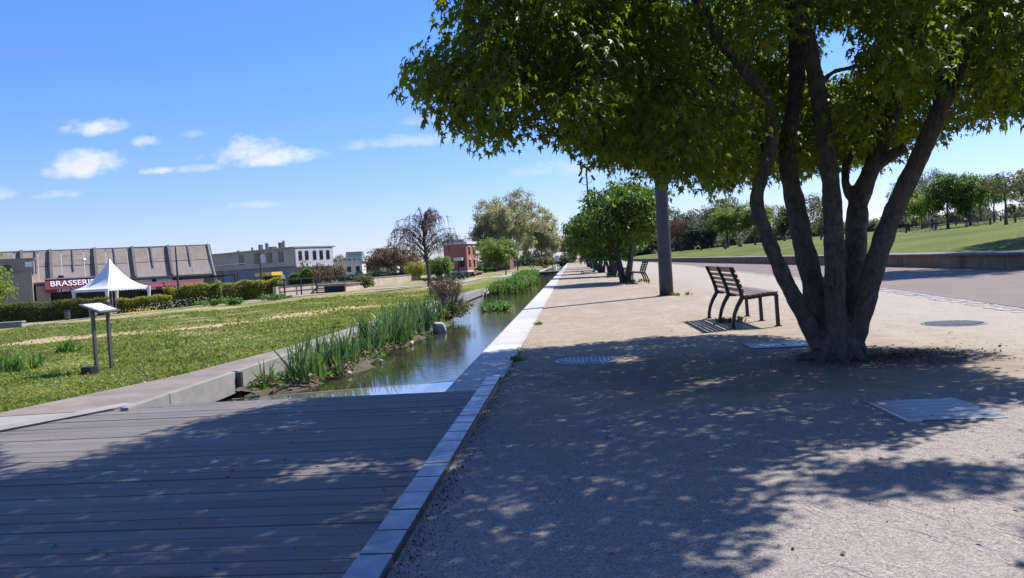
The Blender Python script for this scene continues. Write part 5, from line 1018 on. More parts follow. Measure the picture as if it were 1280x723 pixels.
island('water_plants', 'overgrown canal bank between island and footbridge', -3.6, 64.0, .7, 9.0, .3, .8, 700, 'leaf_weed', 74, .06)
def weed(label, x, y, rx, h, n, seed, leaf='leaf_weed', yellow=0, z=None):
    t0 = blades('weed_tuft', label, x, y, gz(x, y) if z is None else z, rx, rx, n, h*.4, h, .022, leaf, seed, 'weed tufts', 'weeds', lean=.7)
    if yellow:
        r_ = np.random.default_rng(seed); P_ = np.stack([r_.uniform(-1, 1, yellow)*rx, r_.uniform(-1, 1, yellow)*rx, r_.uniform(.5, 1, yellow)*h], -1)
        leaf_cloud('flowers', P_, r_.uniform(0, 6.3, yellow), r_.normal(0, .4, yellow), r_.normal(0, .4, yellow), r_.uniform(.03, .05, yellow), OVAL, 'flower_yellow', t0)
weed('bushy weed tuft in the lawn at the left picture edge', -7.9, 10.2, .32, .3, 170, 81)
weed('dark weed tuft in the lawn left of the information board', -8.75, 12.6, .16, .27, 110, 82)
weed('leafy weeds in the lawn far left of the information board', -9.8, 11.6, .38, .22, 150, 83)
weed('weeds with yellow flowers under the near bench', 2.45, 12.1, .30, .08, 110, 84, 'leaf_olive', yellow=26)
weed('weeds with yellow flowers at the foot of the lamp mast', 2.85, 20.55, .28, .09, 110, 85, 'leaf_olive', yellow=34)
weed('low weeds under the second bench', 2.75, 33.2, .5, .16, 140, 86)
weed('weeds round the foot of the third maple', 2.7, 46.0, .6, .3, 150, 87)

# lawn grass: blades thick near the camera, thinning with distance
r_ = np.random.default_rng(90); N = 210000
u = r_.uniform(0, 1, N); y_ = 5.6+30*u**1.7; x_ = -4.42-(y_*.78+1)*r_.uniform(0, 1, N)
near_edge = np.interp(y_, [5.6, 6.28, 8.6, 11.2, 20, 34], [-7.5, -5.3, -4.66, -4.40, -4.44, -4.42]); x_ = np.minimum(x_, near_edge+r_.normal(0, .05, N)-.02)
trk = np.abs(y_-(18.3+1.1*np.maximum(x_+11.2, 0)))
dryf = np.sin(x_*.8+1.3*np.sin(y_*.35))*np.sin(y_*.9-x_*.25)+.5*np.sin(x_*2.3+y_*1.7)
keep = (r_.uniform(0, 1, N) > .92*np.clip(1.5-trk+.5*np.sin(x_*2.3)*np.sin(y_*1.9), 0, 1)) & (r_.uniform(0, 1, N) > np.clip(dryf*.9, 0, .82)*np.clip((-x_-6)/2.5, 0, 1)) & (~((x_ < -4.9) & (y_ < 6.35-.3*(x_+5.3)*0) & (y_ < 5.2+.32*(x_+8.6))))
x_, y_ = x_[keep], y_[keep]; N = len(x_)
z_ = hl(x_, y_); pat = np.sin(x_*.55+2.1*np.sin(y_*.21))+np.sin(y_*.47-x_*.31+1.2)+.6*np.sin(x_*1.7+y_*1.1); hgt = r_.uniform(.012, .036, N)*np.clip(1+.38*pat, .35, 2.2)*np.where(r_.uniform(0, 1, N) < .05, 2.2, 1)*(1+.6*np.sin(x_*1.9)*np.sin(y_*1.3)); wd = .0045+.00115*y_*r_.uniform(.6, 1.2, N)
a = r_.uniform(0, 6.3, N); ln = hgt*np.abs(r_.normal(0, .7, N)); fa = r_.uniform(0, 6.3, N)
B = np.stack([x_, y_, z_], -1); W = np.stack([np.cos(fa)*wd, np.sin(fa)*wd, 0*wd], -1)
T1 = B+np.stack([np.cos(a)*ln*.35, np.sin(a)*ln*.35, hgt*.62], -1); T2 = B+np.stack([np.cos(a)*ln, np.sin(a)*ln, hgt], -1)
V = np.stack([B-W, B+W, T1-W*.75, T1+W*.75, T2], 1).reshape(-1, 3); i5 = (np.arange(N)*5)[:, None]
TR = np.concatenate([i5+np.array([[0, 1, 3]]), i5+np.array([[0, 3, 2]]), i5+np.array([[2, 3, 4]])])
o = np_mesh('grass', V, TR, 'grass_blade'); tag(o, 'short rough grass of the left lawn', 'grass', kind='stuff')
n = 800; y_ = 6.5+22*r_.uniform(0, 1, n)**1.4; x_ = -4.5-(y_*.62)*r_.uniform(0, 1, n)**1.4
k_ = np.sin(x_*1.7+y_*.4)+np.sin(y_*1.1-x_*.7) > .35; x_, y_ = x_[k_], y_[k_]; n = len(x_)
o = leaf_cloud('daisies', np.stack([x_, y_, hl(x_, y_)+r_.uniform(.03, .08, n)], -1), r_.uniform(0, 6.3, n), r_.normal(0, .3, n), r_.normal(0, .3, n), r_.uniform(.012, .024, n)*(1+.03*y_), OVAL, 'flower_white'); tag(o, 'daisies scattered through the left lawn', 'flowers', kind='stuff')
n = 160; y_ = 6.3+14*r_.uniform(0, 1, n)**1.4; x_ = -4.9-(y_*.62)*r_.uniform(0, 1, n)
o = leaf_cloud('dandelions', np.stack([x_, y_, hl(x_, y_)+r_.uniform(.03, .08, n)], -1), r_.uniform(0, 6.3, n), r_.normal(0, .3, n), r_.normal(0, .3, n), r_.uniform(.02, .04, n), OVAL, 'flower_yellow'); tag(o, 'yellow dandelions scattered through the left lawn', 'flowers', kind='stuff')
# floating scraps on the water, fallen leaves on paving and boards
n = 420; y_ = r_.uniform(8.9, 27, n); x_ = np.where(r_.uniform(0, 1, n) < .75, -2.85+np.abs(r_.normal(0, .28, n)), r_.uniform(-2.9, -1.2, n)); x_ = np.clip(x_, -2.95, -1.2)
o = leaf_cloud('floating_leaves', np.stack([x_, y_, np.full(n, -.236)], -1), r_.uniform(0, 6.3, n), 0*x_, 0*x_, r_.uniform(.012, .05, n), OVAL, 'leaf_weed'); tag(o, 'small leaves and scraps floating on the canal', 'leaves', kind='stuff')
n = 420; y_ = r_.uniform(2.2, 12, n); x_ = r_.uniform(-4.2, 4.6, n); z_ = np.where(x_ < -.87, .018, .008); ok_ = ~((x_ < -.7) & (y_ > 6.5)) & ~((x_ < -3.4) & (y_ < 5.4)); x_, y_, z_ = x_[ok_], y_[ok_], z_[ok_]; n = len(x_)
o = leaf_cloud('fallen_leaves', np.stack([x_, y_, z_], -1), r_.uniform(0, 6.3, n), r_.normal(-.1, .15, n), r_.normal(0, .2, n), r_.uniform(.012, .045, n), OVAL, 'leaf_brown'); tag(o, 'dry leaf scraps scattered over boards and gravel', 'leaves', kind='stuff')
weed('small weed growing at the near end of the white coping', -.66, 8.6, .06, .07, 40, 88, z=.0)
weed('tiny weed against the white coping further along', -.66, 13.4, .08, .06, 40, 89, z=.0)
# loose grit and leaf scraps on the paving
n = 2600; y_ = 2.0+9*r_.uniform(0, 1, n)**1.6; x_ = -.70+r_.exponential(.06, n)+np.where(r_.uniform(0, 1, n) < .18, r_.uniform(0, 4.5, n), 0)
V0 = np.array([(1, 0, 0), (-1, 0, 0), (0, 1, 0), (0, -1, 0), (0, 0, 1), (0, 0, -1)], float); T0_ = np.array([(0, 2, 4), (2, 1, 4), (1, 3, 4), (3, 0, 4), (2, 0, 5), (1, 2, 5), (3, 1, 5), (0, 3, 5)])
s_ = r_.uniform(.0014, .0042, n)*np.where(r_.uniform(0, 1, n) < .04, 1.8, 1); V = V0[None]*s_[:, None, None]*r_.uniform(.6, 1.4, (n, 6, 3))+np.stack([x_, y_, s_*.4+.002], -1)[:, None]
o = np_mesh('grit', V.reshape(-1, 3), (T0_[None]+(np.arange(n)*6)[:, None, None]).reshape(-1, 3), 'mud'); tag(o, 'loose grit along the edging and paving', 'grit', kind='stuff')
n = 1300; a = r_.uniform(0, 6.3, n); q = np.abs(r_.normal(0, .42, n)); x_ = 3.0+np.cos(a)*q*1.5; y_ = 7.55+np.sin(a)*q*.8
o = leaf_cloud('leaf_litter', np.stack([x_, y_, r_.uniform(.004, .03, n)], -1), r_.uniform(0, 6.3, n), r_.normal(0, .3, n), r_.normal(0, .4, n), r_.uniform(.015, .05, n), OVAL, 'leaf_straw'); o.data.materials[0] = MATS['leaf_brown']; tag(o, 'dead leaves and bark scraps round the maple foot', 'leaf litter', kind='stuff')

# ================================================================== BRASSERIE
# local frame: x along the facade to the right, y away from the viewer, z up from the terrace
BX, BY = -55.6, 71.8; BRZ = math.atan2(8.2, 12.1)
br = empty('brasserie', (BX, BY, -1.15), BRZ); tag(br, 'long low brasserie of slanted grey stone panels with red awnings', 'building')
LB = 19.3
mb = MB(); mb.box(LB/2-3, 4.2, 1.55, LB+5.4, 5.6, 3.1); mb.build('rear_wall', 'facade_block', br)
mb = MB(); mb.box(LB/2+1.2, 1.15, 1.35, LB-4.2, .5, 2.7); mb.build('shop_front', 'glass_dark', br)
# sloping panels, each bay a lower and an upper slab
nb = 12; x0, x1 = -5.5, LB
for mm_, rows in (('stone_panel', (1.55, 4.68, 2.85, 6.28)), ('facade_block', (.12, 3.05, 1.50, 4.62))):
    mb = MB(); ya, za, yb, zb = rows
    for k in range(nb):
        a = x0+(x1-x0)*k/nb+.03; b_ = x0+(x1-x0)*(k+1)/nb-.03; j = random.uniform(-.03, .03)
        mb.hexa([(a, ya+j, za), (b_, ya+j, za), (b_, yb+j, zb), (a, yb+j, zb)], [(a, ya+.22, za-.1), (b_, ya+.22, za-.1), (b_, yb+.22, zb-.1), (a, yb+.22, zb-.1)])
    mb.build('slanted_panel', mm_, br)
mb = MB(); mb.box((x0+x1)/2, 4.95, 6.30, x1-x0+.2, 4.2, .2); mb.build('roof', 'roof_grey', br)
mb = MB(); mb.box((x0+x1)/2+2.4, .1, 2.93, x1-x0-5.0, 1.5, .2); mb.build('canopy', 'concrete', br)
mb = MB(); mb.box((x0+x1)/2+2.4, -.66, 2.80, x1-x0-5.0, .10, .10); mb.box(LB-1.2, -.6, 2.62, 4.6, .1, .12); mb.build('gutter', 'black_metal', br)
for k, u in enumerate((1.35, 3.9, 7.95, 11.6, 15.2)):
    mb = MB(); mb.hexa([(u-.13, -.12, 3.2), (u+.13, -.12, 3.2), (u+.13, 2.75, 6.5), (u-.13, 2.75, 6.5)], [(u-.13, .30, 3.2), (u+.13, .30, 3.2), (u+.13, 3.1, 6.5), (u-.13, 3.1, 6.5)])
    r1 = mb.build('rib', 'concrete_dark', br)
    mb = MB(); mb.hexa([(u-.26, -.06, 3.25), (u-.134, -.06, 3.25), (u-.134, 2.76, 6.42), (u-.26, 2.76, 6.42)], [(u-.26, .3, 3.25), (u-.134, .3, 3.25), (u-.134, 3.05, 6.42), (u-.26, 3.05, 6.42)]); mb.build('joint', 'dark_gap', r1)
for u in (-.6, 2.6, 5.9, 9.8, 13.4, 17.2):
    mb = MB(); mb.hexa([(u-.06, .90, 4.1), (u+.06, .90, 4.1), (u+.06, 2.8, 6.40), (u-.06, 2.8, 6.40)], [(u-.06, 1.4, 4.1), (u+.06, 1.4, 4.1), (u+.06, 3.0, 6.40), (u-.06, 3.0, 6.40)]); mb.build('fin', 'concrete_dark', br)
# slanting end frame
mb = MB()
mb.tube([(LB+.05, 2.9, 6.45), (LB+.15, .2, 3.2), (LB+.4, -1.6, .45), (LB+.45, -1.8, .1)], .12, 6); mb.build('end_brace', 'concrete', br)
mb = MB(); mb.tube([(LB+.24, 2.9, 6.42), (LB+.34, .2, 3.22), (LB+.6, -1.6, .5)], .05, 6); mb.box(LB+.9, -.4, 2.72, 2.6, .1, .12); mb.box(LB+2.15, -.4, 1.4, .09, .09, 2.7); mb.build('end_rail', 'black_metal', br)
mb = MB(); mb.box(LB-1.2, .55, 1.4, 3.6, .1, 2.7); mb.build('side_glazing', 'blue_grey_wall', br)
for u in (LB-2.6, LB-1.1, LB+.2):
    mb = MB(); mb.box(u, .2, 1.3, .16, .16, 2.7); mb.build('column', 'white_paint' if u > LB-2 else 'black_metal', br)
# glazing bars, chairs seen as dark shapes are left inside the front
for u in np.arange(5.2, LB-3.5, 1.5):
    mb = MB(); mb.box(u, .87, 1.35, .07, .08, 2.7); mb.build('mullion', 'black_metal', br)
mb = MB(); mb.box(8.6, .0, 2.62, 1.5, .1, .34); mb.box(11.4, .0, 2.62, 3.3, .1, .34); mb.box(14.3, .0, 2.62, 1.6, .1, .34); mb.build('fascia_light', 'white_paint', br)
# stone block at the left end with its roof box
bl = MB(); bl.box(-1.3, -.9, 2.0, 7.2, 3.4, 4.2); bl.box(3.1, -.2, 1.35, 1.2, 1.6, 2.7); bk = bl.build('stone_block', 'facade_block', br)
mb = MB(); mb.box(.7, -.9, 4.7, 3.6, 2.6, 1.4); mb.box(.7, -.9, 5.42, 3.8, 2.8, .08); mb.build('roof_box', 'facade_block', bk)
mb = MB(); mb.box(.35, -2.22, 4.55, .62, .06, .62); mb.build('window', 'glass_dark', bk)
mb = MB(); mb.box(-1.95, -2.63, 1.0, .9, .06, 2.2); mb.build('door', 'dark_interior', bk)
mb = MB(); mb.box(2.1, -2.23, 4.85, .6, .06, .5); mb.build('blue_panel', 'panel_white', bk)
mb = MB(); mb.lathe([(.02, 0), (.16, .04), (.2, .09)], 14); d = mb.build('satellite_dish', 'panel_white', br, smooth=True); d.location = (6.9, .35, 5.1); d.rotation_euler = (1.2, 0, -.3)
mb = MB(); mb.box(4.7, .25, 3.4, .5, .4, .5); mb.build('vent', 'black_metal', br)
# awnings with lettering
def text(name, body, size, loc, rot, parent, m_, ext=.008, align='CENTER'):
    cd = bpy.data.curves.new(name, 'FONT'); cd.body = body; cd.size = size; cd.extrude = ext; cd.align_x = align; cd.align_y = 'CENTER'; cd.offset = .012*size
    tmp = bpy.data.objects.new(name, cd); sc.collection.objects.link(tmp); bpy.context.view_layer.update()
    me = bpy.data.meshes.new_from_object(tmp.evaluated_get(bpy.context.evaluated_depsgraph_get())); bpy.data.objects.remove(tmp)
    me.materials.clear(); o = link(name, me, [m_], parent); o.location = loc; o.rotation_euler = rot; return o
def awning(u0, u1, zt, zb, out_, words, sizes, band=True):
    w_ = u1-u0; mb = MB(); yb = -.72
    mb.hexa([(u0, yb-out_, zb), (u1, yb-out_, zb), (u1, yb, zt-.02), (u0, yb, zt-.02)], [(u0, yb-out_, zb+.03), (u1, yb-out_, zb+.03), (u1, yb, zt+.01), (u0, yb, zt+.01)])
    mb.box((u0+u1)/2, yb-out_, zb-.14, w_, .03, .30)
    a_ = mb.build('awning', 'awning_red', br)
    mb = MB(); mb.box((u0+u1)/2, yb-.02, zt+.06, w_+.1, .1, .11); mb.build('awning_case', 'white_paint', a_)
    sl_ = math.atan2(zt-zb, out_)
    for (wd_, sz, where) in words:
        if where == 'slope': text('lettering', wd_, sz, ((u0+u1)/2, yb-out_*.5-.045, (zt+zb)/2+.035), (sl_, 0, 0), a_, 'text_white')
        else: text('lettering', wd_, sz, ((u0+u1)/2, yb-out_-.03, zb-.14), (math.pi/2, 0, 0), a_, 'text_white')
    return a_
awning(3.3, 8.1, 3.28, 2.25, .62, (('BRASSERIE', .86, 'slope'), ('LE BRIX GERLAND', .34, 'val')), None)
awning(11.2, 14.05, 2.34, 1.90, .9, (('BRASSERIE', .28, 'val'),), None)
awning(14.15, 18.1, 2.38, 1.92, .9, (('LE BRIX GERLAND', .34, 'val'),), None)
for u in (14.1, 18.1):
    mb = MB(); mb.box(u, -1.6, .9, .08, .08, 1.9); mb.build('awning_post', 'white_paint', br)

# ---- white pagoda tent
tt = empty('pagoda_tent', (-42.9, 68.8, -1.2), math.atan2(8.2, 12.1)+.62); tag(tt, 'white pointed pagoda tent on slim posts before the brasserie', 'tent')
hs = 2.25; ze = 2.12; zp = 4.86; N_ = 12
V, F = [], []
for i in range(13):
    u = i/12; s_ = hs*(1-u); z_ = ze+(zp-ze)*(u**2.3*.72+u*.28); s_ = max(s_, .05)
    ring = []
    for k in range(4):
        c0 = [(-1, -1), (1, -1), (1, 1), (-1, 1)][k]; c1 = [(-1, -1), (1, -1), (1, 1), (-1, 1)][(k+1) % 4]
        for j in range(6):
            v = j/6; dip = -.10*math.sin(v*math.pi)*(1-u)
            V.append(((c0[0]+(c1[0]-c0[0])*v)*s_, (c0[1]+(c1[1]-c0[1])*v)*s_, z_+dip*.6))
for i in range(12):
    for k in range(24): F.append((i*24+k, i*24+(k+1) % 24, (i+1)*24+(k+1) % 24, (i+1)*24+k))
me = bpy.data.meshes.new('canopy'); me.from_pydata(V, [], F); link('canopy', me, ['tent_white'], tt)
mb = MB(); n_ = 14
for k in range(4):
    c0 = Vector([(-1, -1), (1, -1), (1, 1), (-1, 1)][k])*hs; c1 = Vector([(-1, -1), (1, -1), (1, 1), (-1, 1)][(k+1) % 4])*hs
    for j in range(n_):
        a = c0+(c1-c0)*j/n_; b_ = c0+(c1-c0)*(j+1)/n_; m_ = (a+b_)/2
        mb.add([(a.x, a.y, ze), (b_.x, b_.y, ze), (b_.x*1.003, b_.y*1.003, ze-.18), (m_.x*1.003, m_.y*1.003, ze-.26), (a.x*1.003, a.y*1.003, ze-.18)], [(0, 1, 2, 3, 4)])
mb.build('valance', 'tent_white', tt)
for c0 in ((-1, -1), (1, -1), (1, 1), (-1, 1)):
    mb = MB(); mb.tube([(c0[0]*hs*.985, c0[1]*hs*.985, -.1), (c0[0]*hs*.985, c0[1]*hs*.985, 1.4), (c0[0]*hs*.985, c0[1]*hs*.985, ze)], [.15, .13, .20], 8); mb.build('leg', 'tent_white', tt)
mb = MB(); mb.tube([(0, 0, 0), (0, 0, zp)], .04, 6); mb.build('mast', 'white_paint', tt)

# ---- lamp poles by the hedges
def thin_pole(x, y, h, label):
    t0 = empty('lamp_pole', (x, y, gz(x, y))); tag(t0, label, 'lamp post', 'slim poles before the hedges')
    mb = MB(); mb.lathe([(.11, -.1), (.10, .5), (.075, h*.6), (.055, h-.1), (.0, h)], 10); mb.build('pole', 'pole_paint', t0)
    mb = MB(); mb.lathe([(.14, 0), (.14, .05), (.1, .09)], 10); mb.build('base', 'cast_iron', t0)
thin_pole(-32.3, 61.0, 5.05, 'slim dark pole standing in front of the right hand red awning')
thin_pole(-30.6, 74.0, 4.75, 'slim dark pole beside the yellow shop canopy')

# ---- bins and low wall at the left
def bin_(x, y, h, r_, m_, label):
    t0 = empty('litter_bin', (x, y, gz(x, y))); tag(t0, label, 'bin', 'bins along the footpath')
    mb = MB(); mb.lathe([(r_*.9, .06), (r_, .12), (r_, h*.86), (r_*.96, h*.9)], 14); mb.build('body', m_, t0)
    mb = MB(); mb.lathe([(r_*1.06, h*.9), (r_*1.0, h*.97), (r_*.3, h)], 14); mb.build('lid', 'black_metal', t0)
    mb = MB(); mb.lathe([(r_*.6, -.05), (r_*.6, .08)], 10); mb.build('base', 'cast_iron', t0)
bin_(-34.9, 50.6, .72, .18, 'weathered_steel', 'dark round litter bin before the dark hedge')
bin_(-33.0, 50.6, .85, .27, 'concrete', 'pale grey litter bin behind the information board, on the left')
bin_(-32.2, 51.0, .78, .24, 'concrete', 'pale grey litter bin behind the information board, on the right')
t0 = empty('low_wall', (-34.6, 42.6, gz(-34.6, 42.6)), .3); tag(t0, 'low white stone wall at the left picture edge', 'wall')
mb = MB(); mb.box(0, 0, .15, 4.2, .5, .34); mb.build('wall', 'concrete', t0, bevel=.02)
mb = MB(); mb.box(0, 0, .355, 4.3, .6, .07); mb.build('coping', 'coping_stone', t0, bevel=.01)

# ================================================================== GREY BUILDING WITH WHITE END
gbx, gby = -66.5, 136; v_ = Vector((-44.7-gbx, 122-gby)); grz = math.atan2(v_.y, v_.x); GL = v_.length
gb = empty('grey_building', (gbx, gby, -1.0), grz); tag(gb, 'flat roofed grey concrete building with white windowed end wall', 'building')
mb = MB(); mb.box(GL/2, 4.0, 2.0, GL-1.0, 7.0, 4.2); mb.build('lower_wall', 'blue_grey_wall', gb)
mb = MB(); mb.box(GL/2, 4.0, 5.15, GL, 8.0, 2.9); mb.build('upper_wall', 'grey_render', gb)
mb = MB(); mb.box(GL/2, 4.0, 6.72, GL+.7, 8.7, .22); rf = mb.build('roof', 'roof_grey', gb)
for u, v2, h_, s_ in ((8.6, 2, .5, .5), (13.6, 1.5, 1.0, .3), (15.1, 2.2, 1.6, .7), (16.6, 2.4, 1.9, .5), (18.8, 2.0, .7, 1.2), (20.4, 2.6, 1.7, .9), (21.6, 2.2, 2.1, .35)):
    mb = MB(); h_ *= .62; s_ *= .8; mb.box(u-1.2, v2, 6.83+h_/2, s_, s_, h_); c_ = mb.build('roof_vent', 'concrete_dark', rf)
for u in (11.2, 15.6, 19.3, 22.4):
    if u > GL-1.5: continue
    mb = MB(); mb.box(u, -.02, 5.35, 1.3, .10, 1.5); wn = mb.build('window', 'glass_dark', gb)
    mb = MB(); mb.box(u, -.06, 6.13, 1.45, .12, .08); mb.box(u, -.06, 4.56, 1.45, .16, .08); mb.build('frame', 'concrete_dark', wn)
mb = MB(); mb.box(17.4, -.05, 5.3, 1.7, .12, 1.4); mb.build('shutter', 'white_paint', gb)
mb = MB(); mb.box(6.2, -.1, 4.75, 13.5, .14, .12); mb.build('pipe', 'white_paint', gb)
for u in (4.0, 8.5):
    mb = MB(); mb.box(u, .46, 2.6, 1.1, .1, 1.5); mb.build('window', 'glass_dark', gb)
# white end wall
mb = MB(); mb.box(GL+.16, 3.9, 5.1, .28, 7.6, 2.75); we = mb.build('end_wall', 'white_paint', gb)
for y_ in (1.0, 2.3, 3.9, 5.3, 6.7):
    mb = MB(); mb.box(GL+.31, y_, 5.35, .06, .66, 1.5); mb.build('window', 'glass_dark', we)
mb = MB()
for k in range(7): mb.box(GL+.2, .65+k*1.08, 3.62, .3, .9, .3)
mb.build('cornice', 'white_paint', we)
# yellow shop canopy in front
yc = empty('shop_kiosk', (-37.0, 92.5, -.95), -.25); tag(yc, 'dark kiosk under a yellow canopy beside the slim pole', 'kiosk')
mb = MB(); mb.box(0, .6, 1.1, 2.0, 1.6, 2.3); mb.build('body', 'blue_grey_wall', yc)
mb = MB(); mb.box(0, -.3, 1.1, 1.7, .3, 1.9); mb.build('opening', 'dark_interior', yc)
mb = MB(); mb.box(0, -.4, 2.45, 2.4, 2.2, .42); mb.build('canopy', 'yellow_paint', yc)
mb = MB(); mb.box(-.9, -1.53, 2.35, .5, .05, .22); mb.box(.75, -1.53, 2.5, .6, .05, .22); mb.build('panel', 'white_paint', yc)

# ---- terrace with railing and steps
tr_ = empty('terrace', (-23.0, 60.0, -.62), math.atan2(15, 3.0)); tag(tr_, 'tan terrace wall with black railing and steps', 'terrace')
mb = MB(); mb.box(7.2, .35, .42, 16.0, .3, 1.0); mb.build('back_wall', 'tan_wall', tr_)
mb = MB()
for u in np.arange(0, 15.6, 2.5): mb.box(u, -.05, .72, .09, .09, 1.5)
mb.box(7.5, -.05, 1.46, 15.2, .12, .10); mb.box(7.5, -.05, .98, 15.2, .04, .04); mb.build('railing', 'black_metal', tr_)
pb = empty('stone_block', (-18.2, 60.0, -.55)); tag(pb, 'low tan stone block with front painted dark as shade and metal steps before the terrace', 'block')
mb = MB(); mb.box(0, 0, .38, 1.75, 4.0, .80); mb.build('block', 'tan_wall', pb, bevel=.02)
mb = MB(); mb.box(-.25, .0, .80, 2.5, 4.3, .07); mb.build('slab', 'concrete_dark', pb)
mb = MB(); mb.box(-.02, -2.03, .36, 1.55, .06, .62); mb.build('dark_plate', 'dark_interior', pb)  # near-black plate on the front face, standing in for its shade
mb = MB()
for k in range(5): mb.box(-1.45+.06*k, -2.0+.3*k, .10+.15*k, 1.1, .32, .06)
for s_ in (-1, 1): mb.hexa([(-1.45+s_*.56-.03, -2.2, 0), (-1.45+s_*.56+.03, -2.2, 0), (-1.2+s_*.56+.03, -.7, .62), (-1.2+s_*.56-.03, -.7, .62)], [(-1.45+s_*.56-.03, -2.2, .1), (-1.45+s_*.56+.03, -2.2, .1), (-1.2+s_*.56+.03, -.7, .74), (-1.2+s_*.56-.03, -.7, .74)])
mb.build('steps', 'weathered_steel', pb)
t0 = empty('garden_wall', (-20.6, 79, -.55), math.atan2(14, 2.2)); tag(t0, 'low tan garden wall behind the shrub and weeping tree', 'wall')
mb = MB(); mb.box(7.2, 0, .45, 15, .3, 1.0); mb.build('wall', 'tan_wall', t0)
mb = MB(); mb.box(7.2, 0, .98, 15.1, .4, .07); mb.build('coping', 'concrete', t0)
# dark hedge and parked scooters seen as a dark low line
hedge('hedge', 'dark clipped hedge below the white house', (-33.2, 108), (-23.4, 114), 1.7, 1.2, 'leaf_dark', 4000, .22, 8)

# ---- white house
wh = empty('white_house', (-41.2, 140, -1.0), .12); tag(wh, 'small white house with balcony rail beside the brown tree', 'house')
mb = MB(); mb.box(0, 2.5, 2.4, 5.2, 5, 3.4); mb.build('wall', 'white_paint', wh)
mb = MB(); mb.box(0, 2.4, 4.15, 5.8, 5.8, .18); mb.build('roof', 'white_paint', wh)
mb = MB(); mb.box(1.0, 3.0, 5.1, 3.0, 3, 1.7); mb.build('upper_storey', 'roof_green', wh)
for u in (-1.5, .2, 1.8):
    mb = MB(); mb.box(u, -.02, 2.7, .7, .1, 1.0); mb.build('window', 'glass_dark', wh)
mb = MB()
for u in np.arange(-2.7, 2.8, .9): mb.box(u, -.45, 4.55, .08, .08, .7)
mb.box(0, -.45, 4.88, 5.6, .06, .07); mb.build('railing', 'white_paint', wh)
wh2 = empty('white_shed', (-33.2, 138, -.9), .05); tag(wh2, 'low white shed with brown side right of the white house', 'shed')
mb = MB(); mb.box(0, 1.5, 1.6, 3.2, 3, 2.6); mb.build('wall', 'white_paint', wh2)
mb = MB(); mb.box(-2.2, 2.2, 1.8, 1.5, 3, 3.4); mb.build('annex', 'brick_red', wh2)
mb = MB(); mb.box(0, 1.5, 3.0, 3.5, 3.4, .2); mb.build('roof', 'roof_grey', wh2)

# ---- red brick building
rb = empty('brick_building', (-18.9, 126, -.3), -.22); tag(rb, 'red brick building with pale cornice behind the weeping tree', 'building')
mb = MB(); mb.box(0, 2.4, 2.5, 4.0, 4.8, 5.2); mb.build('wall', 'brick_red', rb)
mb = MB(); mb.box(0, 2.4, 5.2, 4.4, 5.2, .4); mb.build('cornice', 'white_paint', rb)
mb = MB(); mb.box(0, 2.4, .5, 4.1, 4.9, .25); mb.build('plinth', 'white_paint', rb)
mb = MB(); mb.box(-.2, 2.6, 5.6, 3.3, 3.8, .5); mb.build('roof', 'roof_grey', rb)
for y_ in (1.3, 3.5):
    for z_ in (1.8, 3.9):
        mb = MB(); mb.box(2.01, y_, z_, .06, .8, 1.2); w0 = mb.build('window', 'glass_dark', rb)
        mb = MB(); mb.box(2.06, y_, z_+.68, .08, 1.0, .12); mb.build('lintel', 'white_paint', w0)
for x_ in (-1.2, 1.1):
    mb = MB(); mb.box(x_, -.02, 2.0, .9, .08, 1.4); mb.build('window', 'glass_dark', rb)
mb = MB(); mb.box(-3.6, 1.5, 1.6, 3.6, 3, 2.2); mb.build('porch', 'dark_interior', rb)
rb2 = empty('brick_annex', (-13.2, 137, -.2), -.1); tag(rb2, 'red brick annex with shade in its colour behind the small bright green tree', 'building')
mb = MB(); mb.box(0, 2, 1.9, 4.8, 4, 3.8); mb.build('wall', 'brick_shaded', rb2)
mb = MB(); mb.box(0, 2, 3.9, 5.1, 4.3, .25); mb.build('roof', 'roof_grey', rb2)
for x_ in (-1.5, 0, 1.5):
    mb = MB(); mb.box(x_, -.02, 1.9, .8, .08, 1.5); mb.build('window', 'glass_dark', rb2)

# ---- path lamp with a white box head, and a second plain post, small signs
pl = empty('path_lamp', (-13.4, 91.5, gz(-13.4, 91.5))); tag(pl, 'short path lamp with white box head before the brick building', 'lamp')
mb = MB(); mb.tube([(0, 0, -.1), (0, 0, 1.9)], .09, 8); mb.build('post', 'black_metal', pl)
mb = MB(); mb.box(0, 0, 2.05, 1.1, .6, .34); mb.build('head', 'panel_white', pl, bevel=.03)
def post(x, y, h, label):
    t0 = empty('wooden_post', (x, y, gz(x, y))); tag(t0, label, 'post', 'stakes on the canal bank')
    mb = MB(); mb.tube([(0, 0, -.1), (0, 0, h)], [.06, .05], 8); mb.build('stake', 'black_metal', t0)
    mb = MB(); mb.lathe([(.075, h), (.075, h+.12), (0, h+.16)], 8); mb.build('cap', 'weathered_steel', t0)
post(-6.1, 72, 1.5, 'dark stake left of the lush island, the left of two')
post(-5.0, 72.5, 1.6, 'dark stake left of the lush island, the right of two')
ws = empty('white_sign', (-1.7, 100, 0)); tag(ws, 'white notice board on a post at the far canal edge', 'sign')
mb = MB(); mb.tube([(0, 0, -.3), (0, 0, 1.0)], .04, 6); mb.build('post', 'weathered_steel', ws)
mb = MB(); mb.box(0, -.05, 1.38, .56, .04, .78); mb.build('board', 'panel_white', ws)

